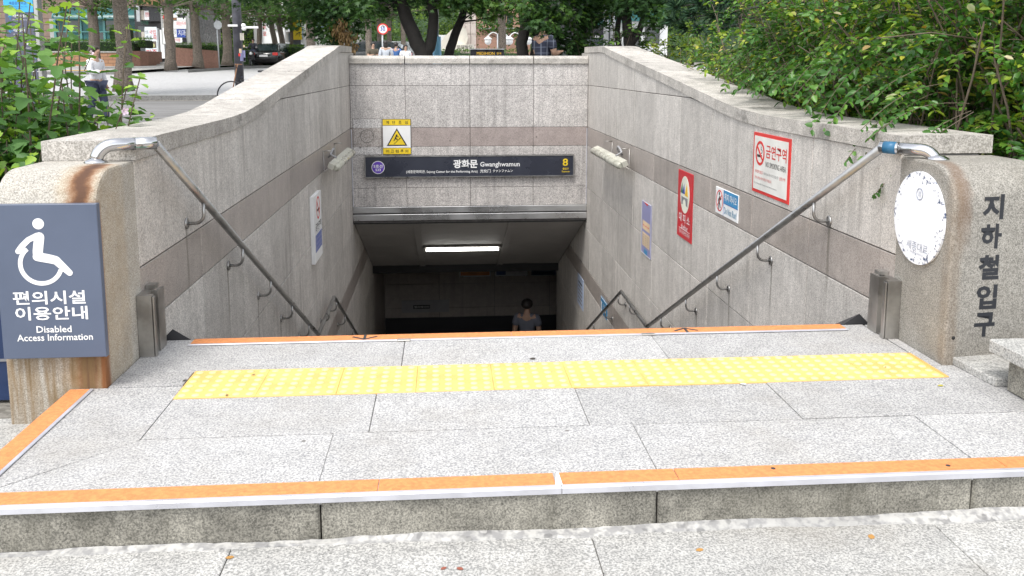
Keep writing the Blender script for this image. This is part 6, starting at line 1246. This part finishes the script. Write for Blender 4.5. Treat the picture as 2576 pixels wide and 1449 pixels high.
    link('hair', mb.mesh('hair', hairm or M['hair']), t)
    return t
def plaid():
    m, nt, p = new_mat('dark_plaid_cloth'); b = NB(nt); P = b.pos(); x, y, z = b.sep(P); c = (0.03,0.035,0.06)
    f1 = b.ramp(b.math('FRACT', b.math('MULTIPLY', x, 11)), .80, .86); f2 = b.ramp(b.math('FRACT', b.math('MULTIPLY', z, 11)), .80, .86)
    c = b.mix(b.math('MULTIPLY', f1, .5), c, (.30,.33,.40)); c = b.mix(b.math('MULTIPLY', f2, .4), c, (.22,.25,.33)); nt.links.new(c, p.inputs['Base Color']); p.inputs['Roughness'].default_value = .9; return m
WH = plain('white_cloth', (.74,.74,.76), .85, var=.1, sc=8); GY = plain('pale_grey_cloth', (.50,.53,.58), .85, var=.1, sc=8); BL = plain('blue_cloth', (.05,.13,.33), .85); OL = plain('olive_cloth', (.10,.085,.06), .9); SG = plain('slate_cloth', (.17,.18,.22), .9)
def stand(label, px_, py_top, Y, rz, shirt, **k):
    q = at_y(px_, py_top, Y); z = zg(Y); return person(label, (q.x,Y,z), rz, max(1.2, (q.z-z)/.985), shirt, **k)
GP = 'people behind the lintel wall'
stand('person in olive top holding something left of the group behind the wall', 938, 106, 34.5, .3, OL, arms=('fwd','fwd'), sleeve='short', group=GP)
stand('person in pale long-sleeved top behind the lintel wall', 970, 101, 34.0, math.pi, GY, arms=('out','down'), long_hair=True, group=GP)
stand('person in blue t-shirt behind the lintel wall', 996, 106, 35, math.pi*.9, BL, sleeve='short', group=GP)
stand('short person in white with dark hair at the right of the group', 1020, 112, 34.2, .2, WH, sleeve='short', long_hair=True, group=GP)
person('man in dark plaid shirt bent over behind the lintel wall', (at_y(1366,120,14.0).x,14.0,.36), 2.2, 1.66, plaid(), arms=('fwd','fwd'), sleeve='short', head_tilt=.03)
q = at_y(238,140,17.5); person('person in white jacket walking past behind the hibiscus', (q.x,17.5,zg(17.5)), 1.25, 1.52, WH, arms=('fwd','down'), stride=.09, hairm=plain('dark_brown_hair', (.04,.03,.02), .5))
q = at_y(1326,752,15.6); person('person in slate grey shirt walking in the dark lower hall', (q.x,15.6,-4.65), 2.9, (q.z+4.65)/.985, SG, sleeve='short', stride=.05)
person('rider in dark clothes on the motor scooter', (SCO[0],SCO[1]+.32,SCO[2]+.33), 0, 1.62, plain('dark_jacket', (.03,.032,.045), .7), arms=('bar','bar'), sit=True, group='street riders')
bpy.data.scenes.remove(_bench)
# ================================================================ litter and small things
def fallen_leaf(p, size, rz, mat, label, grp='fallen leaves on the stone'):
    mb = MB(); n = 8; cz = p[2]; vs = []
    for k, (u, v) in enumerate(((-.5,0),(-.2,.28),(.2,.30),(.5,0),(.2,-.28),(-.2,-.30))): x = u*size; y = v*size; h = .10*size*abs(v)*2+.12*size*u*u*2; vs.append((p[0]+x*math.cos(rz)-y*math.sin(rz), p[1]+x*math.sin(rz)+y*math.cos(rz), cz+.001+h))
    mb.add(vs, [(0,1,2,3),(0,3,4,5)]); return solo('fallen_leaf', mb, mat, label, 'leaf', grp)
LO = plain('dry_orange_leaf', (.42,.22,.06), .8); LR = plain('dry_red_leaf', (.25,.08,.05), .8); LY = plain('yellow_leaf', (.45,.40,.04), .7); LB = plain('dark_leaf_bit', (.06,.05,.04), .9)
for px_, py_, z, s, rz, mt, lb in ((1760,1385,Z_PAVE,.026,.3,LO,'curled orange leaf on the pavement below the torn strip'),(2192,1352,Z_PAVE,.030,1.0,LO,'yellow-orange leaf on the pavement at the right'),(1116,1431,Z_PAVE,.020,.6,LR,'left of two dark red leaf scraps on the pavement'),(1157,1432,Z_PAVE,.022,-.5,LR,'right of two dark red leaf scraps on the pavement'),(578,1404,Z_PAVE,.026,.1,LO,'thin orange leaf on the pavement at the left'),(2366,971,.002,.024,.1,LY,'small yellow leaf on the landing near the raised slab'),(1870,967,.002,.026,-.5,M['white'],'white cigarette butt beside the tactile tiles'),(638,943,.006,.014,.4,LB,'dark leaf bit on the second tactile tile'),(571,995,.006,.016,1.2,LB,'dark leaf bit on the first tactile tile'),(1340,903,.002,.030,.2,LB,'dark leaf scrap on the landing behind the tactile tiles'),(465,958,.002,.022,.9,LB,'dark scrap beside the left end of the tactile tiles'),(2228,924,.006,.012,.3,LB,'dark speck on the tactile tiles near the right end'),(677,1352,Z_PAVE+.012,.018,.2,LR,'brown leaf bit on the mortar at the left'),(372,295,zg(14)+.01,.10,.2,LO,'orange leaf lying on the plaza paving beyond the left coping')):
    q = at_z(px_, py_, z); fallen_leaf((q.x,q.y,z), s, rz, mt, lb)
for px_, py_, z, lb, g_ in ((190,1015,.0048,'dark gum spot on the left orange strip',1),(2385,1171,.0048,'dark spot on the front orange strip at the right',1),(1945,1178,.0048,'dark spot in the middle of the front orange strip',1)):
    q = at_z(px_, py_, z); solo('gum_spot', MB().lathe((q.x,q.y,z), (0,0,1), [(0,.0075),(.001,.006)], 10), M['rubber'], lb, 'stain', 'dark gum spots')
q = at_y(4,980,3.75); bx3 = thing('blue_board', (q.x-.12,3.9,-.14), 'dark blue board leaning behind the left pier', 'board'); part('board', MB().cbox((-1.98,3.62,-.14),(-1.70,3.66,.42), .004), plain('dark_blue_board', (.012,.03,.09), .4), bx3); part('stripe', MB().box((-1.90,3.615,.03),(-1.80,3.6195,.04)), M['grey_print'], bx3)
# tuft of grass at the edge of the plaza
gr = thing('grass_tuft', tuple(at_z(500,262,zg(13)-.02)), 'tuft of long grass blades beyond the left coping', 'grass'); bag = LeafBag(); r7 = np.random.default_rng(4); b0 = np.array(gr.location)
for k in range(26): a = r7.uniform(0,6.28); bag.add(b0+np.array([r7.normal(0,.10),r7.normal(0,.06),0]), np.array([math.cos(a)*.9,math.sin(a)*.5,r7.uniform(.5,1.2)]), np.array([0,0,1])+r7.normal(0,.3,3), r7.uniform(.25,.5), .012, r7.random())
bag.build('blades', KITE, M['grass'], gr)
shape_letters()
